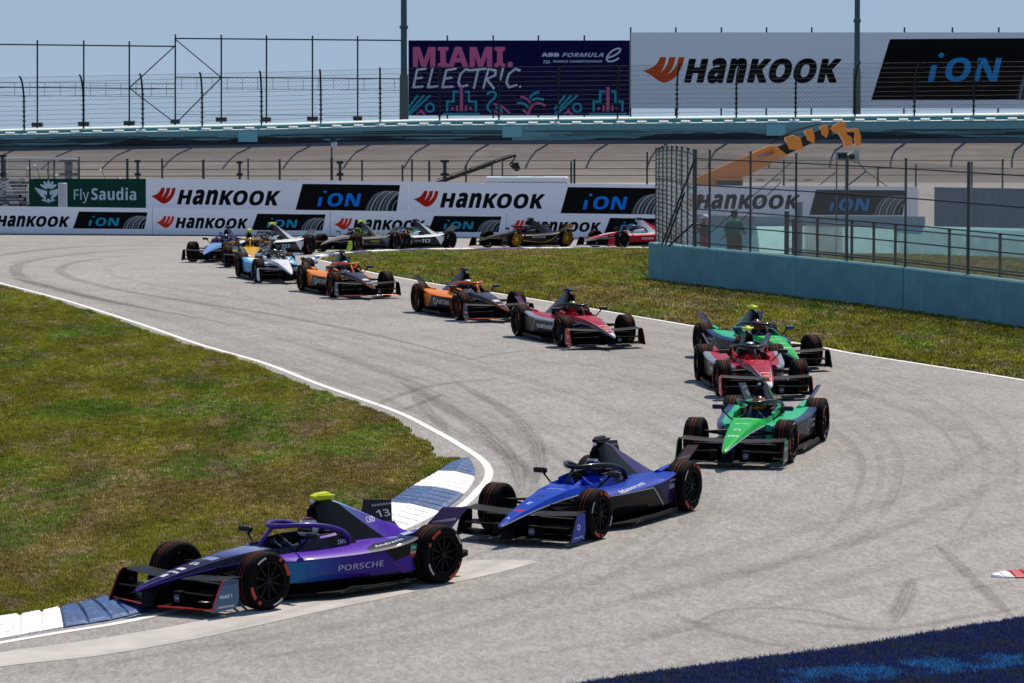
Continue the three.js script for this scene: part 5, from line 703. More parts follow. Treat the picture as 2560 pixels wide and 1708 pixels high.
function wheelShapes(R, w) { // built about the origin, axle along z, outer face at +z
  const h = w / 2, prof = [[0.235, -h * 0.93], [R - 0.06, -h], [R - 0.025, -h * 0.97], [R - 0.006, -h * 0.84], [R, -h * 0.62], [R, -h * 0.34], [R - 0.007, -h * 0.325], [R - 0.007, -h * 0.295], [R, -h * 0.28], [R, -h * 0.02], [R - 0.007, 0], [R, h * 0.02], [R, h * 0.28], [R - 0.007, h * 0.295], [R - 0.007, h * 0.325], [R, h * 0.34], [R, h * 0.62], [R - 0.006, h * 0.84], [R - 0.025, h * 0.97], [R - 0.06, h], [0.235, h * 0.93], [0.225, h * 0.7], [0.225, -h * 0.7], [0.235, -h * 0.93]];
  const tyre = new THREE.LatheGeometry(prof.map(([r, y]) => new THREE.Vector2(r, y)), 40).rotateX(Math.PI / 2);
  const ring = (r0, r1, z, a0, a1) => new THREE.RingGeometry(r0, r1, 16, 1, a0, a1 - a0).translate(0, 0, z);
  const bands = [ring(R - 0.072, R - 0.03, h * 1.0 + 0.003, 0.6, 1.15), ring(R - 0.072, R - 0.03, h * 1.0 + 0.003, 1.35, 1.5), ring(R - 0.072, R - 0.03, h * 1.0 + 0.003, 3.75, 4.3), ring(R - 0.072, R - 0.03, h * 1.0 + 0.003, 4.5, 4.65), ...[-0.2, 0.16].map((k) => new THREE.CylinderGeometry(R + 0.0012, R + 0.0012, 0.005, 40, 1, true)
.rotateX(Math.PI / 2).translate(0, 0, h * k))];
  const script = [ring(R - 0.066, R - 0.042, h * 1.0 + 0.003, 2.2, 2.75), ring(R - 0.066, R - 0.042, h * 1.0 + 0.003, 5.4, 5.9)];
  const spokes = [new THREE.LatheGeometry([[0.232, h * 0.95], [0.226, h * 0.97], [0.214, h * 0.9], [0.21, h * 0.5], [0.05, h * 0.42], [0.0, h * 0.42]].map(([r, y]) => new THREE.Vector2(r, y)), 32).rotateX(Math.PI / 2)];
  const sp = []; for (let i = 0; i < 10; i++) { const a = i * Math.PI / 5; sp.push(new THREE.BoxGeometry(0.17, 0.02, 0.03).translate(0.125, 0, h * 0.72).rotateZ(a)); } sp.push(new THREE.CylinderGeometry(0.045, 0.05, 0.05, 12).rotateX(Math.PI / 2).translate(0, 0, h * 0.74), new THREE.TorusGeometry(0.222, 0.009, 5, 36).translate(0, 0, h * 0.95));
  return { tyre: livery0(tyre), bands, script, dish: merge([...spokes, new THREE.CylinderGeometry(0.2, 0.2, 0.02, 24).rotateX(Math.PI / 2).translate(0, 0, -h * 0.6)]), spokes: merge(sp) };
}
function livery0(g) { return g; }
K.wF = wheelShapes(RF, 0.27); K.wR = wheelShapes(RR, 0.31);
const bandOrange = M(0xb5401c, 0.8), bandGrey = M(0xb9b9b5, 0.7), brake = dull(0x030304, 0.8, 0.3), teamLens = M(0x8fb4d0, 0.2);
// driver: one continuous upper body, gloves to the wheel; helmet and visor on top
const driverBody = blend([[-0.16, 0.36, 0, 0.14, -0.1, 0.5, 0, 0.13], [-0.1, 0.5, -0.13, 0.075, -0.1, 0.5, 0.13, 0.075], [-0.06, 0.55, 0, 0.06, -0.03, 0.62, 0, 0.055], [-0.1, 0.49, 0.17, 0.06, 0.18, 0.42, 0.21, 0.045], [0.18, 0.42, 0.21, 0.045, 0.46, 0.55, 0.12, 0.035], [-0.1, 0.49, -0.17, 0.06, 0.18, 0.42, -0.21, 0.045], [0.18, 0.42, -0.21, 0.045, 0.46, 0.55, -0.12, 0.035], ...[1, -1].flatMap((s) => [[0.47, 0.56, s * 0.115, 0.034, 0.5, 0.59, s * 0.11, 0.03], [0.5, 0.6, s * 0.1, 0.012, 0.525, 0.61, s * 0.08, 0.01], [0.5, 0.58, s * 0.1, 0.012, 0.53, 0.585, s * 0.078, 0.01], [0.49, 0.565, s * 0.1, 0.012, 0.525, 0.56, s * 0.08, 0.01], [0.49, 0.55, s * 0.1, 0.011, 0.515, 0.54, s * 0.085, 0.009], [0.485, 0.61, s * 0.105, 0.012, 0.5, 0.635, s * 0.085, 0.011]])], 0.014, 0.03);
const helmetShell = (() => { const g = new THREE.SphereGeometry(0.13, 26, 18), p = g.attributes.position; for (let i = 0; i < p.count; i++) { let x = p.getX(i), y = p.getY(i), z = p.getZ(i); if (y < -0.03 && x > 0) x *= 1.12; if (y < -0.07) y = -0.07 + (y + 0.07) * 0.55; p.setXYZ(i, x * 1.08, y * 1.02, z * 0.94); } g.computeVertexNormals(); return g.translate(0.0, 0.71, 0); })();
const visorShape = new THREE.SphereGeometry(0.134, 20, 8, Math.PI * 0.62, Math.PI * 0.76, 1.2, 0.62).scale(1.085, 1.02, 0.95).translate(0, 0.71, 0), stripeShape = new THREE.SphereGeometry(0.1325, 24, 4, 0, 6.283, 0.35, 0.35).scale(1.08, 1.02, 0.94).translate(0, 0.71, 0);

// ---- livery sheets
function paintSheet(spec) {
  return canvasTex(ATLAS, ATLAS, (x) => {
    const px = (m) => (m + 2.45) * PPM;
    const side = (s) => ({ // s = -1 left, 1 right
      poly: (c, ...p) => { x.fillStyle = c; x.beginPath(); p.forEach(([a, b], i) => x[i ? 'lineTo' : 'moveTo'](px(a), (s < 0 ? 0 : 212) + (1.09 - b) * PPM)); x.fill(); },
      fade: (c0, c1, x0, x1, ...p) => { const g = x.createLinearGradient(px(x0), 0, px(x1), 0); g.addColorStop(0, c0); g.addColorStop(1, c1); x.fillStyle = g; x.beginPath(); p.forEach(([a, b], i) => x[i ? 'lineTo' : 'moveTo'](px(a), (s < 0 ? 0 : 212) + (1.09 - b) * PPM)); x.fill(); },
      line: (c, w, ...p) => { x.strokeStyle = c; x.lineWidth = w * PPM; x.lineJoin = 'round'; x.beginPath(); p.forEach(([a, b], i) => x[i ? 'lineTo' : 'moveTo'](px(a), (s < 0 ? 0 : 212) + (1.09 - b) * PPM)); x.stroke(); },
      text: (t, cx, cy, h, c, o = {}) => { x.save(); x.translate(px(cx), (s < 0 ? 0 : 212) + (1.09 - cy) * PPM); x.scale(s < 0 ? -1 : 1, 1); x.font = `${o.w || 'bold'} ${h * PPM / 0.72}px ${o.f || 'sans-serif'}`; const m = x.measureText(t).width, f = o.fit ? o.fit * PPM / m : 1; x.scale(f, 1); x.fillStyle = c; x.textBaseline = 'middle'; x.textAlign = 'center'; x.transform(1, 0, -(o.slant || 0), 1, 0, 0); x.fillText(t, 0, 0); x.restore(); },
      dot: (c, cx, cy, r, lw) => { x.beginPath(); x.arc(px(cx), (s < 0 ? 0 : 212) + (1.09 - cy) * PPM, r * PPM, 0, 7); if (lw) { x.strokeStyle = c; x.lineWidth = lw * PPM; x.stroke(); } else { x.fillStyle = c; x.fill(); } },
    });
    const ty = (z) => 424 + (z + 0.9) * PPM, top = { poly: (c, ...p) => { for (const s of [1, -1]) { x.fillStyle = c; x.beginPath(); p.forEach(([a, b], i) => x[i ? 'lineTo' : 'moveTo'](px(a), ty(b * s))); x.fill(); } }, fade: (c0, c1, x0, x1, ...p) => { const g = x.createLinearGradient(px(x0), 0, px(x1), 0); g.addColorStop(0, c0); g.addColorStop(1, c1); for (const s of [1, -1]) { x.fillStyle = g; x.beginPath(); p.forEach(([a, b], i) => x[i ? 'lineTo' : 'moveTo'](px(a), ty(b * s))); x.fill(); } }, line: (c, w, ...p) => { for (const s of [1, -1]) { x.strokeStyle = c; x.lineWidth = w * PPM; x.beginPath(); p.forEach(([a, b], i) => x[i ? 'lineTo' : 'moveTo'](px(a), ty(b * s))); x.stroke(); } },
      text: (t, cx, h, c, o = {}) => { x.save(); x.translate(px(cx), ty(o.z || 0)); x.rotate(-Math.PI / 2); x.font = `bold ${h * PPM / 0.72}px sans-serif`; const m = x.measureText(t).width; if (o.fit) x.scale(o.fit * PPM / m, 1); x.fillStyle = c; x.textBaseline = 'middle'; x.textAlign = 'center'; x.scale(-1, -1); x.fillText(t, 0, 0); x.restore(); } };
    top.along = (t, cx, z, h, c, o = {}) => { for (const d of [1, -1]) { x.save(); x.translate(px(cx), ty(d * z)); if (d < 0) x.rotate(Math.PI); x.font = `${o.w || 'bold'} ${h * PPM / 0.72}px ${o.f || 'sans-serif'}`; const m = x.measureText(t).width; if (o.fit) x.scale(o.fit * PPM / m, 1); x.fillStyle = c; x.textAlign = 'center'; x.textBaseline = 'middle'; x.fillText(t, 0, 0); x.restore(); } };
    const s = { ...spec };
    x.fillStyle = s.base || '#0c0d10'; x.fillRect(0, 0, ATLAS, ATLAS);
    for (const d of [-1, 1]) {
      const q = side(d);
      q.poly(s.noseSide, [0.7, 0], [0.7, 0.62], [2.85, 0.36], [2.85, 0.2], [1.2, 0]); q.poly(s.noseTop, [0.75, 0.5], [1.05, 0.495], [1.4, 0.475], [1.75, 0.445], [2.1, 0.405], [2.45, 0.352], [2.85, 0.283], [2.85, 0.6], [0.75, 0.7]); if (s.noseStripe || s.noseEdge) q.line(s.noseStripe || s.noseEdge, 0.018, [0.75, 0.502], [1.05, 0.497], [1.4, 0.477], [1.75, 0.447], [2.1, 0.407], [2.45, 0.354], [2.82, 0.287]);
      q.poly(s.cockpit || s.podTop, [0.75, 0.5], [0.75, 0.63], [-0.5, 0.7], [-0.5, 0.5]);
      if (s.podFade) q.fade(s.podSide, s.podFade, -0.1, 0.8, [0.95, 0.52], [-0.5, 0.52], [-0.95, 0.16], [0.95, 0.16]); else q.poly(s.podSide, [0.95, 0.52], [-0.5, 0.52], [-0.95, 0.16], [0.95, 0.16]);
      q.poly(s.sideRear, [-0.5, 0.53], [-1.1, 0.66], [-2.2, 0.68], [-2.2, 0.16], [-0.95, 0.16]);
      q.poly('#0a0a0c', [-0.95, 0.2], [0.95, 0.2], [0.95, 0], [-0.95, 0]);
      if (s.frame) q.line(s.frame, 0.022, [0.9, 0.455], [-0.45, 0.455], [-0.85, 0.15]);
      q.poly(s.airbox || '#0a0a0c', [0, 0.5], [0, 1.09], [-0.45, 1.09], [-1.5, 0.5]);
      const sp = [[-0.33, 1.09], [-0.58, 1.09], [-2.3, 0.45], [-1.3, 0.45]]; if (s.spine) { if (s.spineFade) q.fade(s.spine, s.spineFade, -1.3, -0.4, ...sp); else q.poly(s.spine, ...sp); }
    }
    top.poly(s.noseTop, [2.85, 0], [2.85, 0.06], [0.7, 0.36], [-0.5, 0.36], [-0.5, 0]); if (s.noseEdge) top.line(s.noseEdge, s.edgeW || 0.04, [2.85, 0.028], [2.45, 0.08], [1.75, 0.165], [0.75, 0.28]);
    top.poly(s.podTop, [1.0, 0.28], [1.0, 0.9], [-1.3, 0.9], [-1.3, 0.28]); if (s.podEdge) top.poly(s.podEdge, [1.0, 0.36], [0.5, 0.5], [-0.3, 0.6], [-1.3, 0.62], [-1.3, 0.9], [1.0, 0.9]);
    top.poly(s.deckTop || s.podTop, [-0.5, 0], [-0.5, 0.4], [-1.1, 0.6], [-2.2, 0.55], [-2.2, 0]); if (s.spine) top.fade(s.spine, s.spineFade || s.spine, -1.3, -0.4, [-0.35, 0], [-0.35, 0.07], [-2.2, 0.05], [-2.2, 0]);
    top.poly(s.airbox || '#0a0a0c', [0.03, 0], [0.03, 0.21], [-0.22, 0.21], [-0.22, 0]);
    for (let k = 0; k < 2; k++) { const o = k * 240; x.fillStyle = s.endplate; x.fillRect(o, 776, 240, 248); if (s.endTop) { x.fillStyle = s.endTop; x.fillRect(o, 776, 240, 70); } const tx = (t, cy, h, c, f) => { x.save(); x.translate(o + 105, cy); x.scale(k ? -1 : 1, 1); x.font = `bold ${h}px sans-serif`; x.textAlign = 'center'; x.fillStyle = c; const m = x.measureText(t).width; if (f) x.scale(f / m, 1); x.fillText(t, 0, 0); x.restore(); }; (s.endText || []).forEach((a) => tx(...a)); x.fillStyle = '#e8391e'; x.fillRect(o + (k ? 158 : 42), 976, 12, 14); tx('HANKOOK', 990, 18, '#f0f0f2', 100); }
    for (let k = 0; k < 4; k++) { const o = 490 + k * 128; x.fillStyle = k < 2 ? s.fin : '#0b0c10'; x.fillRect(o, 776, 128, 248); x.save(); x.translate(o + 64, 900); x.scale((k % 2 ? -1 : 1) * 0.5, 1); x.textAlign = 'center'; x.fillStyle = s.finText || '#e8e8ea'; if (k > 1) { x.fillStyle = '#9a9fa8'; x.font = 'bold 78px sans-serif'; x.fillText(s.number, 40, 50); x.font = 'bold 24px sans-serif'; x.fillText('HANKOOK', 50, -40); } else { x.font = 'bold 30px sans-serif'; x.fillText('HANKOOK', 0, 30); } x.restore(); }
    if (s.draw) { s.draw(side(-1), top, -1); s.draw(side(1), top, 1); }
    for (const d of [-1, 1]) { const q = side(d); q.line('rgba(0,0,0,0.6)', 0.006, [1.74, 0.2], [1.75, 0.55]); q.line('rgba(0,0,0,0.55)', 0.006, [0.55, 0.12], [0.6, 0.47]); q.line('rgba(0,0,0,0.5)', 0.005, [-1.13, 0.1], [-1.13, 0.65]); } top.line('rgba(0,0,0,0.55)', 0.006, [1.75, 0], [1.75, 0.3]); top.line('rgba(0,0,0,0.45)', 0.006, [0.5, 0.3], [0.5, 0.8]); top.line('rgba(0,0,0,0.45)', 0.006, [-0.55, 0.3], [-0.55, 0.8]);
  });
}
const WHITE = '#eef0f2';
// headings: 0 = towards the left of the picture, 90 = towards the camera, 180 = towards the right
const CARS = [
  { at: [663, 1526], wheel: 'FL', head: 49, label: 'purple and black racing car leading the pack with yellow camera pod', number: '13', depth: 0.85, noseSide: '#12101f', noseTop: '#17182f', noseEdge: '#5a3fb8', noseStripe: '#3d2a92', podTop: '#6233b8', podSide: '#3a1c8c', podFade: '#1b78ac', sideRear: '#0b0b0f', cockpit: '#16203a', airbox: '#0b0b0f', spine: '#5a2fb4', spineFade: '#8fb8d2', endplate: '#54708c', endTop: '#41597a', fin: '#3c1f72', halo: 0x3c2388, rim: 0x0d0d0f, camera: 0xd8e81a, lip: 0xc8321e, edge: 0xc8321e, helmet: 0xe8e4ea, stripe: 0xd0461e, suit: 0x1a1c3a, mirrorC: 0x12161c, endText: [['Mobil 1', 930, 30, WHITE, 80]],
    draw: (q, t) => { q.poly('#4a24a0', [-0.7, 0.33], [-1.0, 0.4], [-1.12, 0.2], [-0.9, 0.18]); q.line('#b02848', 0.008, [-0.72, 0.33], [-0.95, 0.18]); q.line('#12101f', 0.02, [0.95, 0.46], [-0.5, 0.478]); q.text('PORSCHE', -0.2, 0.33, 0.07, '#c9ccd6', { fit: 0.72, w: 'normal' }); t.poly('#121c34', [-0.35, 0.62], [-0.6, 0.5], [-1.2, 0.5], [-1.2, 0.9], [-0.3, 0.9]); t.along('Andretti', -0.75, 0.6, 0.06, WHITE, { fit: 0.5, w: 'italic bold' }); q.poly('#2f8a72', [-0.98, 0.52], [-1.1, 0.52], [-1.1, 0.44], [-0.98, 0.44]); q.poly('#c23a32', [-0.98, 0.44], [-1.1, 0.44], [-1.09, 0.38], [-1.04, 0.34], [-0.99, 0.38]); q.text('TAG', -1.04, 0.48, 0.035, WHITE); q.text('HEUER', -1.04, 0.415, 0.03, WHITE, { fit: 0.1 }); q.text('CBD', -1.02, 0.76, 0.07, WHITE, { fit: 0.19 }); q.text('ZAPATA', -0.28, 0.585, 0.05, WHITE, { fit: 0.25 }); t.text('13', 1.86, 0.09, WHITE); t.text('TAG', 1.45, 0.07, '#cfd6e2'); t.poly('#dfe4ee', [2.3, 0], [2.3, 0.035], [2.4, 0.03], [2.4, 0]); t.poly('#e6e9f0', [2.05, 0], [2.05, 0.06], [2.12, 0.055], [2.12, 0]); t.poly('#8a92c8', [1.55, 0], [1.55, 0.1], [1.68, 0.09], [1.68, 0]); t.text('PORSCHE', 2.2, 0.05, WHITE, { fit: 0.17 }); t.fade('#8fa6c8', '#3a3f86', 0.8, 1.5, [0.9, 0], [0.9, 0.2], [1.5, 0.12], [1.5, 0]); t.poly('#a9c4d8', [-1.0, 0.3], [-1.2, 0.3], [-1.3, 0.55], [-1.1, 0.55]); } },
  { at: [1490, 1349], wheel: 'FL', head: 63, label: 'royal blue racing car with black flank following close behind purple car', number: '2', depth: 0.68, noseSide: '#10131e', noseTop: '#0f47cc', noseEdge: '#0d3cb0', noseStripe: '#c8ccd4', podTop: '#1045c4', podSide: '#0c0c10', sideRear: '#2a2464', cockpit: '#1045c4', airbox: '#0b0c12', spine: '#4a3a86', spineFade: '#8a6a86', frame: '#d5d8de', endplate: '#1040bc', fin: '#55204a', halo: 0x0e1016, rim: 0x0d0d0f, camera: 0x0c0d10, lip: 0x14161a, edge: 0x14161a, helmet: 0x223a6a, stripe: 0xe6e8ec, suit: 0x1c3cc8, mirrorC: 0x101218, endText: [['O', 930, 60, WHITE, 44]],
    draw: (q, t) => { t.along('Maserati', 0.02, 0.6, 0.07, WHITE, { fit: 0.8, w: 'italic bold', f: 'serif' }); q.text('PETRONAS', -1.05, 0.5, 0.035, WHITE, { fit: 0.24 }); q.text('iona', -1.05, 0.42, 0.09, WHITE, { fit: 0.26 }); q.text('PETRONAS', -0.3, 0.59, 0.05, WHITE, { fit: 0.26 }); t.text('M', 1.6, 0.1, '#0c1540'); t.text('2', 1.95, 0.1, WHITE); t.poly('#c81e50', [2.22, 0], [2.22, 0.07], [2.3, 0.065], [2.3, 0]); t.text('Y', 2.55, 0.06, WHITE); t.text('STELLANTIS', 1.15, 0.05, '#9fb4ee', { fit: 0.3 }); } },
  { at: [1971, 1157], wheel: 'FL', head: 75, label: 'green and navy racing car directly behind the royal blue car', number: '16', depth: 0.75, noseSide: '#1e3d68', noseTop: '#1fc452', noseEdge: '#dfe6ea', edgeW: 0.015, podTop: '#2cc88e', podEdge: '#1f4470', podSide: '#2b3444', sideRear: '#26364c', cockpit: '#1fae4a', airbox: '#101824', spine: '#16a63e', endplate: '#1e2c40', endTop: '#1e7a4a', fin: '#2c5aa0', halo: 0x1a2438, rim: 0x0d0d0f, camera: 0x0d1118, lip: 0x1c3c34, edge: 0x149a42, helmet: 0xc87a28, stripe: 0x1c2a5a, suit: 0x1c2a5a, mirrorC: 0x1c2e4c, endText: [['VJOS', 900, 36, WHITE, 70]],
    draw: (q, t) => { q.dot('#c2c8d0', -0.62, 0.36, 0.09, 0.016); q.text('johnson', -0.9, 0.42, 0.055, WHITE, { fit: 0.3 }); q.text('GEMINI', -0.95, 0.32, 0.05, WHITE, { fit: 0.3 }); t.text('16', 1.75, 0.09, WHITE); t.text('ENVISION', 1.35, 0.06, '#d9f2e2', { fit: 0.24 }); t.text('ABB', 2.1, 0.07, WHITE); t.text('envision', 0.95, 0.07, '#bfe8cf', { fit: 0.34 }); q.line('#1fbf4e', 0.012, [0.4, 0.14], [-0.8, 0.14]); } },
  { at: [1800, 990], wheel: 'FR', head: 94, label: 'crimson and silver racing car between the two green cars', number: '48', noseSide: '#3a3f47', noseTop: '#b01530', noseEdge: '#a3adba', edgeW: 0.05, podTop: '#a81a34', podEdge: '#8d97a5', podSide: '#2a2a2e', sideRear: '#55504e', cockpit: '#c81a2c', airbox: '#101013', spine: '#17171c', endplate: '#c01c30', endTop: '#d8242c', fin: '#8a2a8a', halo: 0x15161c, rim: 0x0d0d0f, camera: 0xd8e81a, lip: 0x15161a, edge: 0xc01c30, helmet: 0x1e2a52, stripe: 0xe6e6ea, suit: 0xc81a2c, mirrorC: 0x14161a, endText: [['ZF', 920, 46, WHITE, 60]],
    draw: (q, t) => { q.text('mahindra', 0.05, 0.33, 0.11, '#d9dce0', { fit: 0.9 }); q.line('#8d97a5', 0.03, [0.95, 0.45], [-0.48, 0.46], [-0.75, 0.16]); t.text('Mahindra', 2.05, 0.06, WHITE, { fit: 0.18 }); t.poly('#e0a020', [2.2, 0], [2.2, 0.06], [2.3, 0.055], [2.3, 0]); t.text('RACING', 2.42, 0.05, WHITE, { fit: 0.12 }); t.text('M', 1.75, 0.08, '#1a0a10'); t.poly('#dfe2e6', [2.6, 0], [2.6, 0.08], [2.85, 0.05], [2.85, 0]); } },
  { at: [2034, 919], wheel: 'FL', head: 103, label: 'rearmost green racing car beside the grass with yellow camera pod', number: '4', like: 2, camera: 0xd8e81a, helmet: 0xc8501e, mirrorC: 0x1c4a8a },
  { at: [1403, 867], wheel: 'FR', head: 108, label: 'crimson and silver racing car alone in mid track', number: '21', like: 3, camera: 0x0e0f12, helmet: 0xb83a1e, stripe: 0x2fae4a, endplate: '#b8182a' },
  { at: [1148, 801], wheel: 'FR', head: 111, label: 'orange and black racing car just behind the lone crimson car', number: '5', noseSide: '#15161c', noseTop: '#1b1f2c', noseEdge: '#f07a1c', edgeW: 0.03, podTop: '#f58a1e', podSide: '#1a1a1d', sideRear: '#f27c18', cockpit: '#15161c', airbox: '#11131a', spine: '#141b33', endplate: '#10182c', fin: '#15161c', halo: 0xe8701a, rim: 0x4a220c, camera: 0x0e0f12, lip: 0xe0601a, edge: 0x11131a, helmet: 0x1c2a6a, stripe: 0xe8eaf0, suit: 0xdedede, mirrorC: 0x3a3e46, endText: [['O', 870, 60, '#5f8ad8', 50], ['NEOM', 930, 30, WHITE, 70]],
    draw: (q, t) => { q.text('NEOM', 0.02, 0.33, 0.1, '#cfd2d6', { fit: 0.62, w: 'normal' }); q.dot('#c9ccd0', -0.42, 0.33, 0.075, 0.03); for (let i = 0; i < 3; i++) q.line('#17140f', 0.022, [-0.78 - i * 0.09, 0.44], [-0.9 - i * 0.09, 0.18]); q.poly('#15161c', [0.9, 0.5], [0.5, 0.5], [0.5, 0.47], [0.9, 0.44]); t.poly('#d8dce4', [1.9, 0], [1.9, 0.08], [2.1, 0.07], [2.1, 0]); t.text('OKX', 2.35, 0.06, WHITE); t.poly('#2a3350', [1.0, 0], [1.0, 0.2], [1.7, 0.12], [1.7, 0]); } },
  { at: [831, 744], wheel: 'FR', head: 109, label: 'orange and black racing car farther left, second of its colour', number: '8', like: 6, camera: 0x2a2a10, helmet: 0x7a2a1e, stripe: 0x3aa0d8 },
  { at: [642, 706], wheel: 'FR', head: 104, label: 'white nosed racing car with sky blue side pods', number: '17', noseSide: '#3a3c42', noseTop: '#eceef1', noseEdge: '#dfe3e8', podTop: '#e6eaee', podEdge: '#56b4e4', podSide: '#3f9fd8', sideRear: '#58aee0', cockpit: '#dfe3e8', airbox: '#3a3f48', spine: '#c9d4dc', endplate: '#c5cdde', fin: '#3f9fd8', halo: 0x33383f, rim: 0x141416, camera: 0x2a2d33, lip: 0x3a1c1c, edge: 0xc5cdde, helmet: 0xb59a8a, stripe: 0x3a2a24, suit: 0xdfe3e8, mirrorC: 0xb9d8ea, endText: [],
    draw: (q, t) => { q.text('andretti', 0.0, 0.33, 0.1, '#1d5f94', { fit: 0.7 }); t.text('27', 1.8, 0.08, '#8a3a30'); } },
  { at: [566, 668], wheel: 'FR', head: 96, label: 'gold and navy racing car half hidden behind the sky blue one', number: '37', noseSide: '#1a1d30', noseTop: '#d8a516', noseEdge: '#e4b422', podTop: '#20263c', podEdge: '#c8981a', podSide: '#1b2038', sideRear: '#161a2c', cockpit: '#c8981a', airbox: '#14161e', spine: '#2a2410', endplate: '#1c2448', fin: '#23283c', halo: 0xb98c18, rim: 0x161616, camera: 0xd8e81a, lip: 0x181a22, edge: 0x1c2448, helmet: 0x1a1c22, stripe: 0xd8a516, suit: 0xd8a516, mirrorC: 0xc8981a, endText: [['OO', 920, 70, '#d8a516', 80]] },
  { at: [479, 655], wheel: 'FR', head: 80, label: 'pale blue and navy racing car leftmost in the far group', number: '7', noseSide: '#24305e', noseTop: '#6f9cd4', noseEdge: '#6a9ed8', podTop: '#2c3c88', podEdge: '#1c2856', podSide: '#1d2750', sideRear: '#1b2346', cockpit: '#5b4a9c', airbox: '#191a34', spine: '#3a2f7a', endplate: '#202c5c', fin: '#2a2f66', halo: 0x3b2f7c, rim: 0x141416, camera: 0x10121a, lip: 0x5a2430, edge: 0x202c5c, helmet: 0xcfd2da, stripe: 0x4a3a8c, suit: 0x2a3a7a, mirrorC: 0x2a2f4a, endText: [] },
  { at: [774, 637], wheel: 'RL', head: 62, label: 'white and black racing car with yellow camera pod in far group', number: '9', noseSide: '#15181e', noseTop: '#e9edf0', noseEdge: '#cfd6da', podTop: '#e4e8ea', podSide: '#12171f', sideRear: '#e6eaee', cockpit: '#e4e8ea', airbox: '#16181c', spine: '#c9cdd0', endplate: '#dfe4e8', fin: '#8a8f96', halo: 0x2a2d33, rim: 0x141416, camera: 0xd8e81a, lip: 0x1c1e22, edge: 0xdfe4e8, helmet: 0x8fa4b4, stripe: 0x1c2a3a, suit: 0xe4e8ea, mirrorC: 0x202428, endText: [],
    draw: (q, t) => { q.text('TCS', -0.05, 0.33, 0.13, '#d9dee2', { fit: 0.5 }); q.text('JAGUAR', 0.4, 0.33, 0.05, '#aab2ba', { fit: 0.3 }); q.poly('#0f1318', [-1.0, 0.16], [-2.2, 0.16], [-2.2, 0.3], [-1.05, 0.3]); q.line('#9aa2aa', 0.01, [-1.0, 0.45], [-1.1, 0.45]); } },
  { at: [892, 631], wheel: 'FL', head: 64, label: 'grey bronze racing car with fluorescent yellow front end plate', number: '51', noseSide: '#15140f', noseTop: '#8a827e', noseEdge: '#5a544e', podTop: '#6d6764', podSide: '#1a1712', sideRear: '#5f6164', cockpit: '#4a4542', airbox: '#1a1814', spine: '#7d7a76', endplate: '#cdea1c', fin: '#5a5a5c', halo: 0x2a2a26, rim: 0x2a1c14, camera: 0xd8e81a, lip: 0xa8c81a, edge: 0xcdea1c, helmet: 0xc8e018, stripe: 0x2a2a26, suit: 0x2a2a26, mirrorC: 0x22a06a, endText: [['CUPRA', 900, 36, '#3a4a10', 90]],
    draw: (q, t) => { q.text('YAMAHA', -0.1, 0.37, 0.07, '#b9a02a', { fit: 0.6 }); q.text('ABT', -0.15, 0.27, 0.06, '#4a8a7a', { fit: 0.4 }); q.text('?', -1.05, 0.4, 0.16, '#b9bcc0'); } },
  { at: [1012, 626], wheel: 'FL', head: 56, label: 'white and black racing car with black camera pod in far group', number: '37', like: 11, camera: 0x12161c, mirrorC: 0x38b8d8, helmet: 0x9ac42a },
  { at: [1289, 621], wheel: 'FL', head: 48, label: 'black and gold racing car before the lower banners', number: '1', noseSide: '#14120c', noseTop: '#1d1b18', noseEdge: '#9aa0a6', edgeW: 0.02, noseStripe: '#b08a2a', podTop: '#1c1b1c', podSide: '#131316', sideRear: '#1b2436', cockpit: '#18181a', airbox: '#141416', spine: '#2a2c30', endplate: '#11131c', fin: '#9a7a2a', halo: 0x1c1c1e, rim: 0xc29a2c, camera: 0x101214, lip: 0xa07a22, edge: 0x8a6418, helmet: 0x2a5ad0, stripe: 0xd0d4da, suit: 0x1a1a1e, mirrorC: 0x16181c, endText: [['DS', 880, 40, '#8fa4d8', 70]],
    draw: (q, t) => { q.line('#c29a2c', 0.028, [0.9, 0.3], [0.2, 0.22], [-0.3, 0.2], [-0.7, 0.3], [-1.1, 0.56]); q.text('PENSKE', 0.0, 0.4, 0.06, '#c8ccd2', { fit: 0.7 }); q.text('DS', -1.05, 0.32, 0.06, WHITE); t.line('#c29a2c', 0.02, [2.2, 0.05], [0.8, 0.2]); } },
  { at: [1556, 620], wheel: 'FL', head: 44, label: 'red and white racing car entering from behind the bundled fence', number: '23', noseSide: '#b8182a', noseTop: '#c81c2e', noseEdge: '#e6e8ea', edgeW: 0.03, podTop: '#d8dade', podEdge: '#c01c2e', podSide: '#b5162c', sideRear: '#b5162c', cockpit: '#dfe2e4', airbox: '#c8cdd2', spine: '#c8202c', endplate: '#c01c2e', fin: '#c8202c', halo: 0x2a3a6a, rim: 0x111113, camera: 0x16181c, lip: 0xd8dade, edge: 0xc01c2e, helmet: 0x24365e, stripe: 0xe4e6ea, suit: 0xd8dade, mirrorC: 0x16181c, endText: [],
    draw: (q, t) => { q.text('NISSAN', -0.05, 0.34, 0.09, WHITE, { fit: 0.6 }); q.poly('#e4e6e8', [1.0, 0.4], [2.8, 0.26], [2.8, 0.3], [1.0, 0.46]); t.poly('#e6e8ea', [1.2, 0], [1.2, 0.1], [2.0, 0.05], [2.0, 0]); } },
];
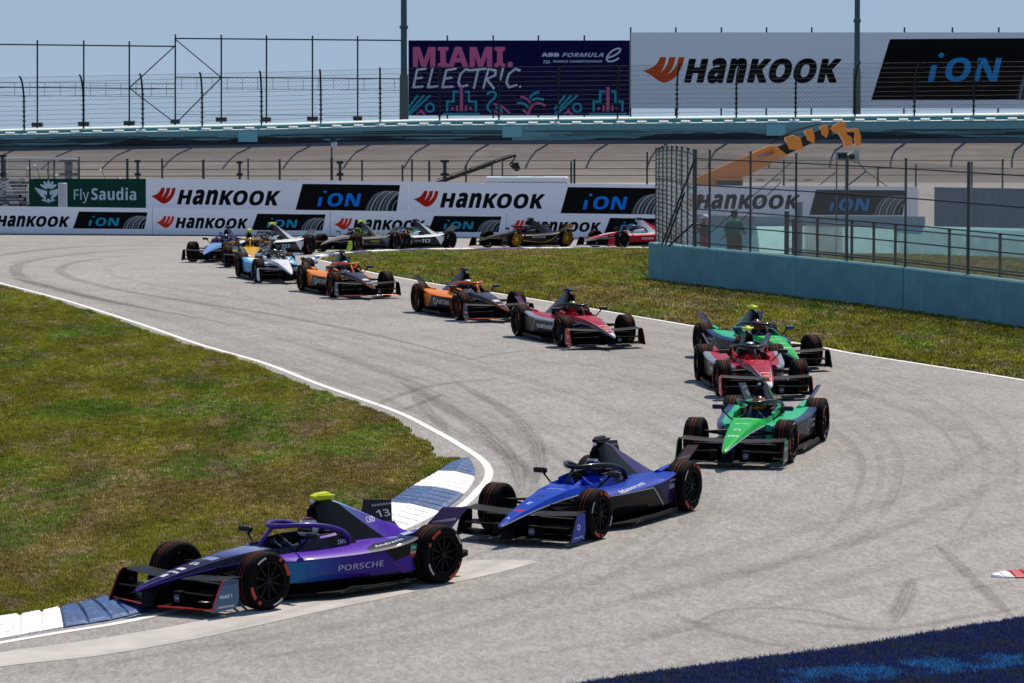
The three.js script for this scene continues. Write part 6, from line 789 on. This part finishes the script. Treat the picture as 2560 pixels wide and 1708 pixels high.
const driverWords = ['pale helmet with orange band in purple car', 'dark blue helmet with white band in royal blue car', 'amber helmet with navy band in the near green car', 'navy helmet with white band in crimson car among green cars', 'orange helmet in the rearmost green car', 'red helmet with green band in the lone crimson car', 'blue helmet with white band in the nearer orange car', 'maroon helmet in the farther orange car', 'tan helmet in the white and sky blue car', 'black helmet with gold band in the gold car', 'pale helmet in the pale blue and navy car', 'grey blue helmet in white car with yellow camera pod', 'fluorescent yellow helmet in the grey bronze car', 'lime green helmet in white car with black camera pod', 'bright blue helmet in the black and gold car', 'navy helmet in the red and white car'];
function buildCar(spec, idx) {
  if (spec.like !== undefined) spec = { ...CARS[spec.like], like: undefined, ...spec, like: undefined };
  const car = thing('racing_car', spec.label, 'racing car', [0, 0, 0], 'racing cars strung out round the corner');
  const paint = new THREE.MeshPhysicalMaterial({ map: paintSheet(spec), color: new THREE.Color().setScalar(spec.depth || 0.88), roughness: 0.4, specularIntensity: 0.12, clearcoat: 0.26, clearcoatRoughness: 0.05 }), tint = (c, o) => gloss(new THREE.Color(c).multiplyScalar(spec.depth || 0.88), { clearcoat: 0.4, specularIntensity: 0.3, ...o });
  const nose = part('nose', K.nose, paint, car); part('survival_cell', K.tub, paint, car); part('headrest_surround', K.headrest, paint, car);
  part('side_pod', K.podR, paint, car); part('side_pod', K.podL, paint, car); part('rear_fender', K.fenderR, paint, car); part('rear_fender', K.fenderL, paint, car);
  part('rear_deck', K.deck, paint, car); const cover = part('engine_cover', K.cover, paint, car); part('air_intake', K.intake, matBlack, cover);
  const pod = part('camera_pod', K.camera, tint(spec.camera, { clearcoat: 0.3 }), car); part('lens', K.cameraEye, M(0xdadde0, 0.2), pod);
  part('floor', K.floor, carbon, car); part('floor_skirt', K.skirt, graphite, car);
  const fw = part('front_wing', merge([K.lowerPlane, K.keel]), carbon, car); part('upper_plane', K.upperPlane, graphite, fw); part('wing_lip', merge([K.lip, K.lip2]), tint(spec.lip), fw);
  const badge = part('badge', new THREE.PlaneGeometry(0.09, 0.1).rotateY(Math.PI / 2).translate(2.402, 0.185, -0.26), fiaMat, fw);
  for (const [s, g] of [[1, K.endR], [-1, K.endL]]) { const e = part('end_plate', g, paint, car); part('end_plate_edge', K.endEdge(s), tint(spec.edge), e); }
  part('rear_fin', K.finR, paint, car); part('rear_fin', K.finL, paint, car); part('fin_strut', K.finStrut, carbon, car);
  const tail = part('diffuser', K.tail, carbon, car); part('rain_light', K.rainLight, M(0x5a0808, 0.3), tail);
  part('halo', K.halo, tint(spec.halo), car); part('steering_wheel', K.wheelRing, matBlack, car); part('cockpit_padding', K.padding, M(0x121316, 0.9), car);
  for (const s of [1, -1]) { const m = part('mirror', K.mirror(s), tint(spec.mirrorC), car); part('mirror_stalk', K.mirrorStalk(s), carbon, m); }
  for (const g of [...K.frontArms, ...K.rearArms]) part('suspension_arm', g, carbon, car);
  const steer = -0.05 * (spec.head > 90 ? -1 : 1);
  for (const [ax, R, w, S, z] of [[FA, RF, 0.27, K.wF, 0.715], [RA, RR, 0.31, K.wR, 0.695]]) for (const s of [1, -1]) {
    const g = new THREE.Group(); g.name = 'wheel'; g.position.set(ax, R, s * z); g.rotation.y = (s < 0 ? Math.PI : 0) + (ax > 0 ? steer : 0); car.add(g);
    part('tyre', S.tyre, rubber, g); const turn = rr(0, 6.28); S.bands.forEach((b, i) => { part(i < 4 ? 'sidewall_band' : 'tread_line', b, bandOrange, g).rotation.z = turn; }); S.script.forEach((b) => { part('sidewall_lettering', b, bandGrey, g).rotation.z = turn; }); part('brake_dish', S.dish, brake, g); part('rim', S.spokes, dull(spec.rim, 0.6, 0.4), g).rotation.z = rr(0, 1);
  }
  // stand it on the land
  const a = spec.head * Math.PI / 180, f = V3(-Math.cos(a), 0, Math.sin(a)), r = V3(-f.z, 0, f.x), c = G(...spec.at), lx = spec.wheel[0] === 'F' ? FA : RA, lz = spec.wheel[1] === 'R' ? 0.76 : -0.76;
  const ox = c.x - f.x * lx - r.x * lz, oz = c.z - f.z * lx - r.z * lz, h = (x, z) => land(-(oz + f.z * x + r.z * z));
  const hF = (h(FA, 0.7) + h(FA, -0.7)) / 2, hR = (h(RA, 0.7) + h(RA, -0.7)) / 2, hr = (h(FA, 0.7) + h(RA, 0.7)) / 2, hl = (h(FA, -0.7) + h(RA, -0.7)) / 2;
  const X = f.clone().multiplyScalar(FA - RA).add(V3(0, hF - hR, 0)).normalize(), Zr = r.clone().multiplyScalar(1.4).add(V3(0, hr - hl, 0)).normalize(), Y = Zr.clone().cross(X).normalize(), Z = X.clone().cross(Y);
  const m = new THREE.Matrix4().makeBasis(X, Y, Z).setPosition(ox, (hF + hR) / 2 + 0.007, oz); m.decompose(car.position, car.quaternion, car.scale);
  const p = thing('person', `racing driver with ${driverWords[idx]}`, 'person', [0, 0, 0], 'drivers in their cockpits'); p.position.copy(car.position).addScaledVector(Y, 0.035); p.quaternion.copy(car.quaternion);
  part('body', driverBody, M(spec.suit, 0.85), p); const hm = part('helmet', helmetShell, tint(spec.helmet), p); part('visor', visorShape, gloss(0x0c0d10, { roughness: 0.15 }), hm); part('helmet_band', stripeShape, tint(spec.stripe), hm);
}
const fiaMat = M(0xffffff, 0.5, 0, { map: canvasTex(64, 72, (x) => { x.fillStyle = '#0f1a30'; x.fillRect(0, 0, 64, 72); x.strokeStyle = '#9fb6d8'; x.lineWidth = 3; x.beginPath(); x.arc(32, 36, 26, 0, 7); x.stroke(); x.font = 'bold 26px sans-serif'; x.textAlign = 'center'; x.fillStyle = '#c5d4ea'; x.fillText('FIA', 32, 46); }) });
CARS.forEach(buildCar);
renderer.render(scene, camera);
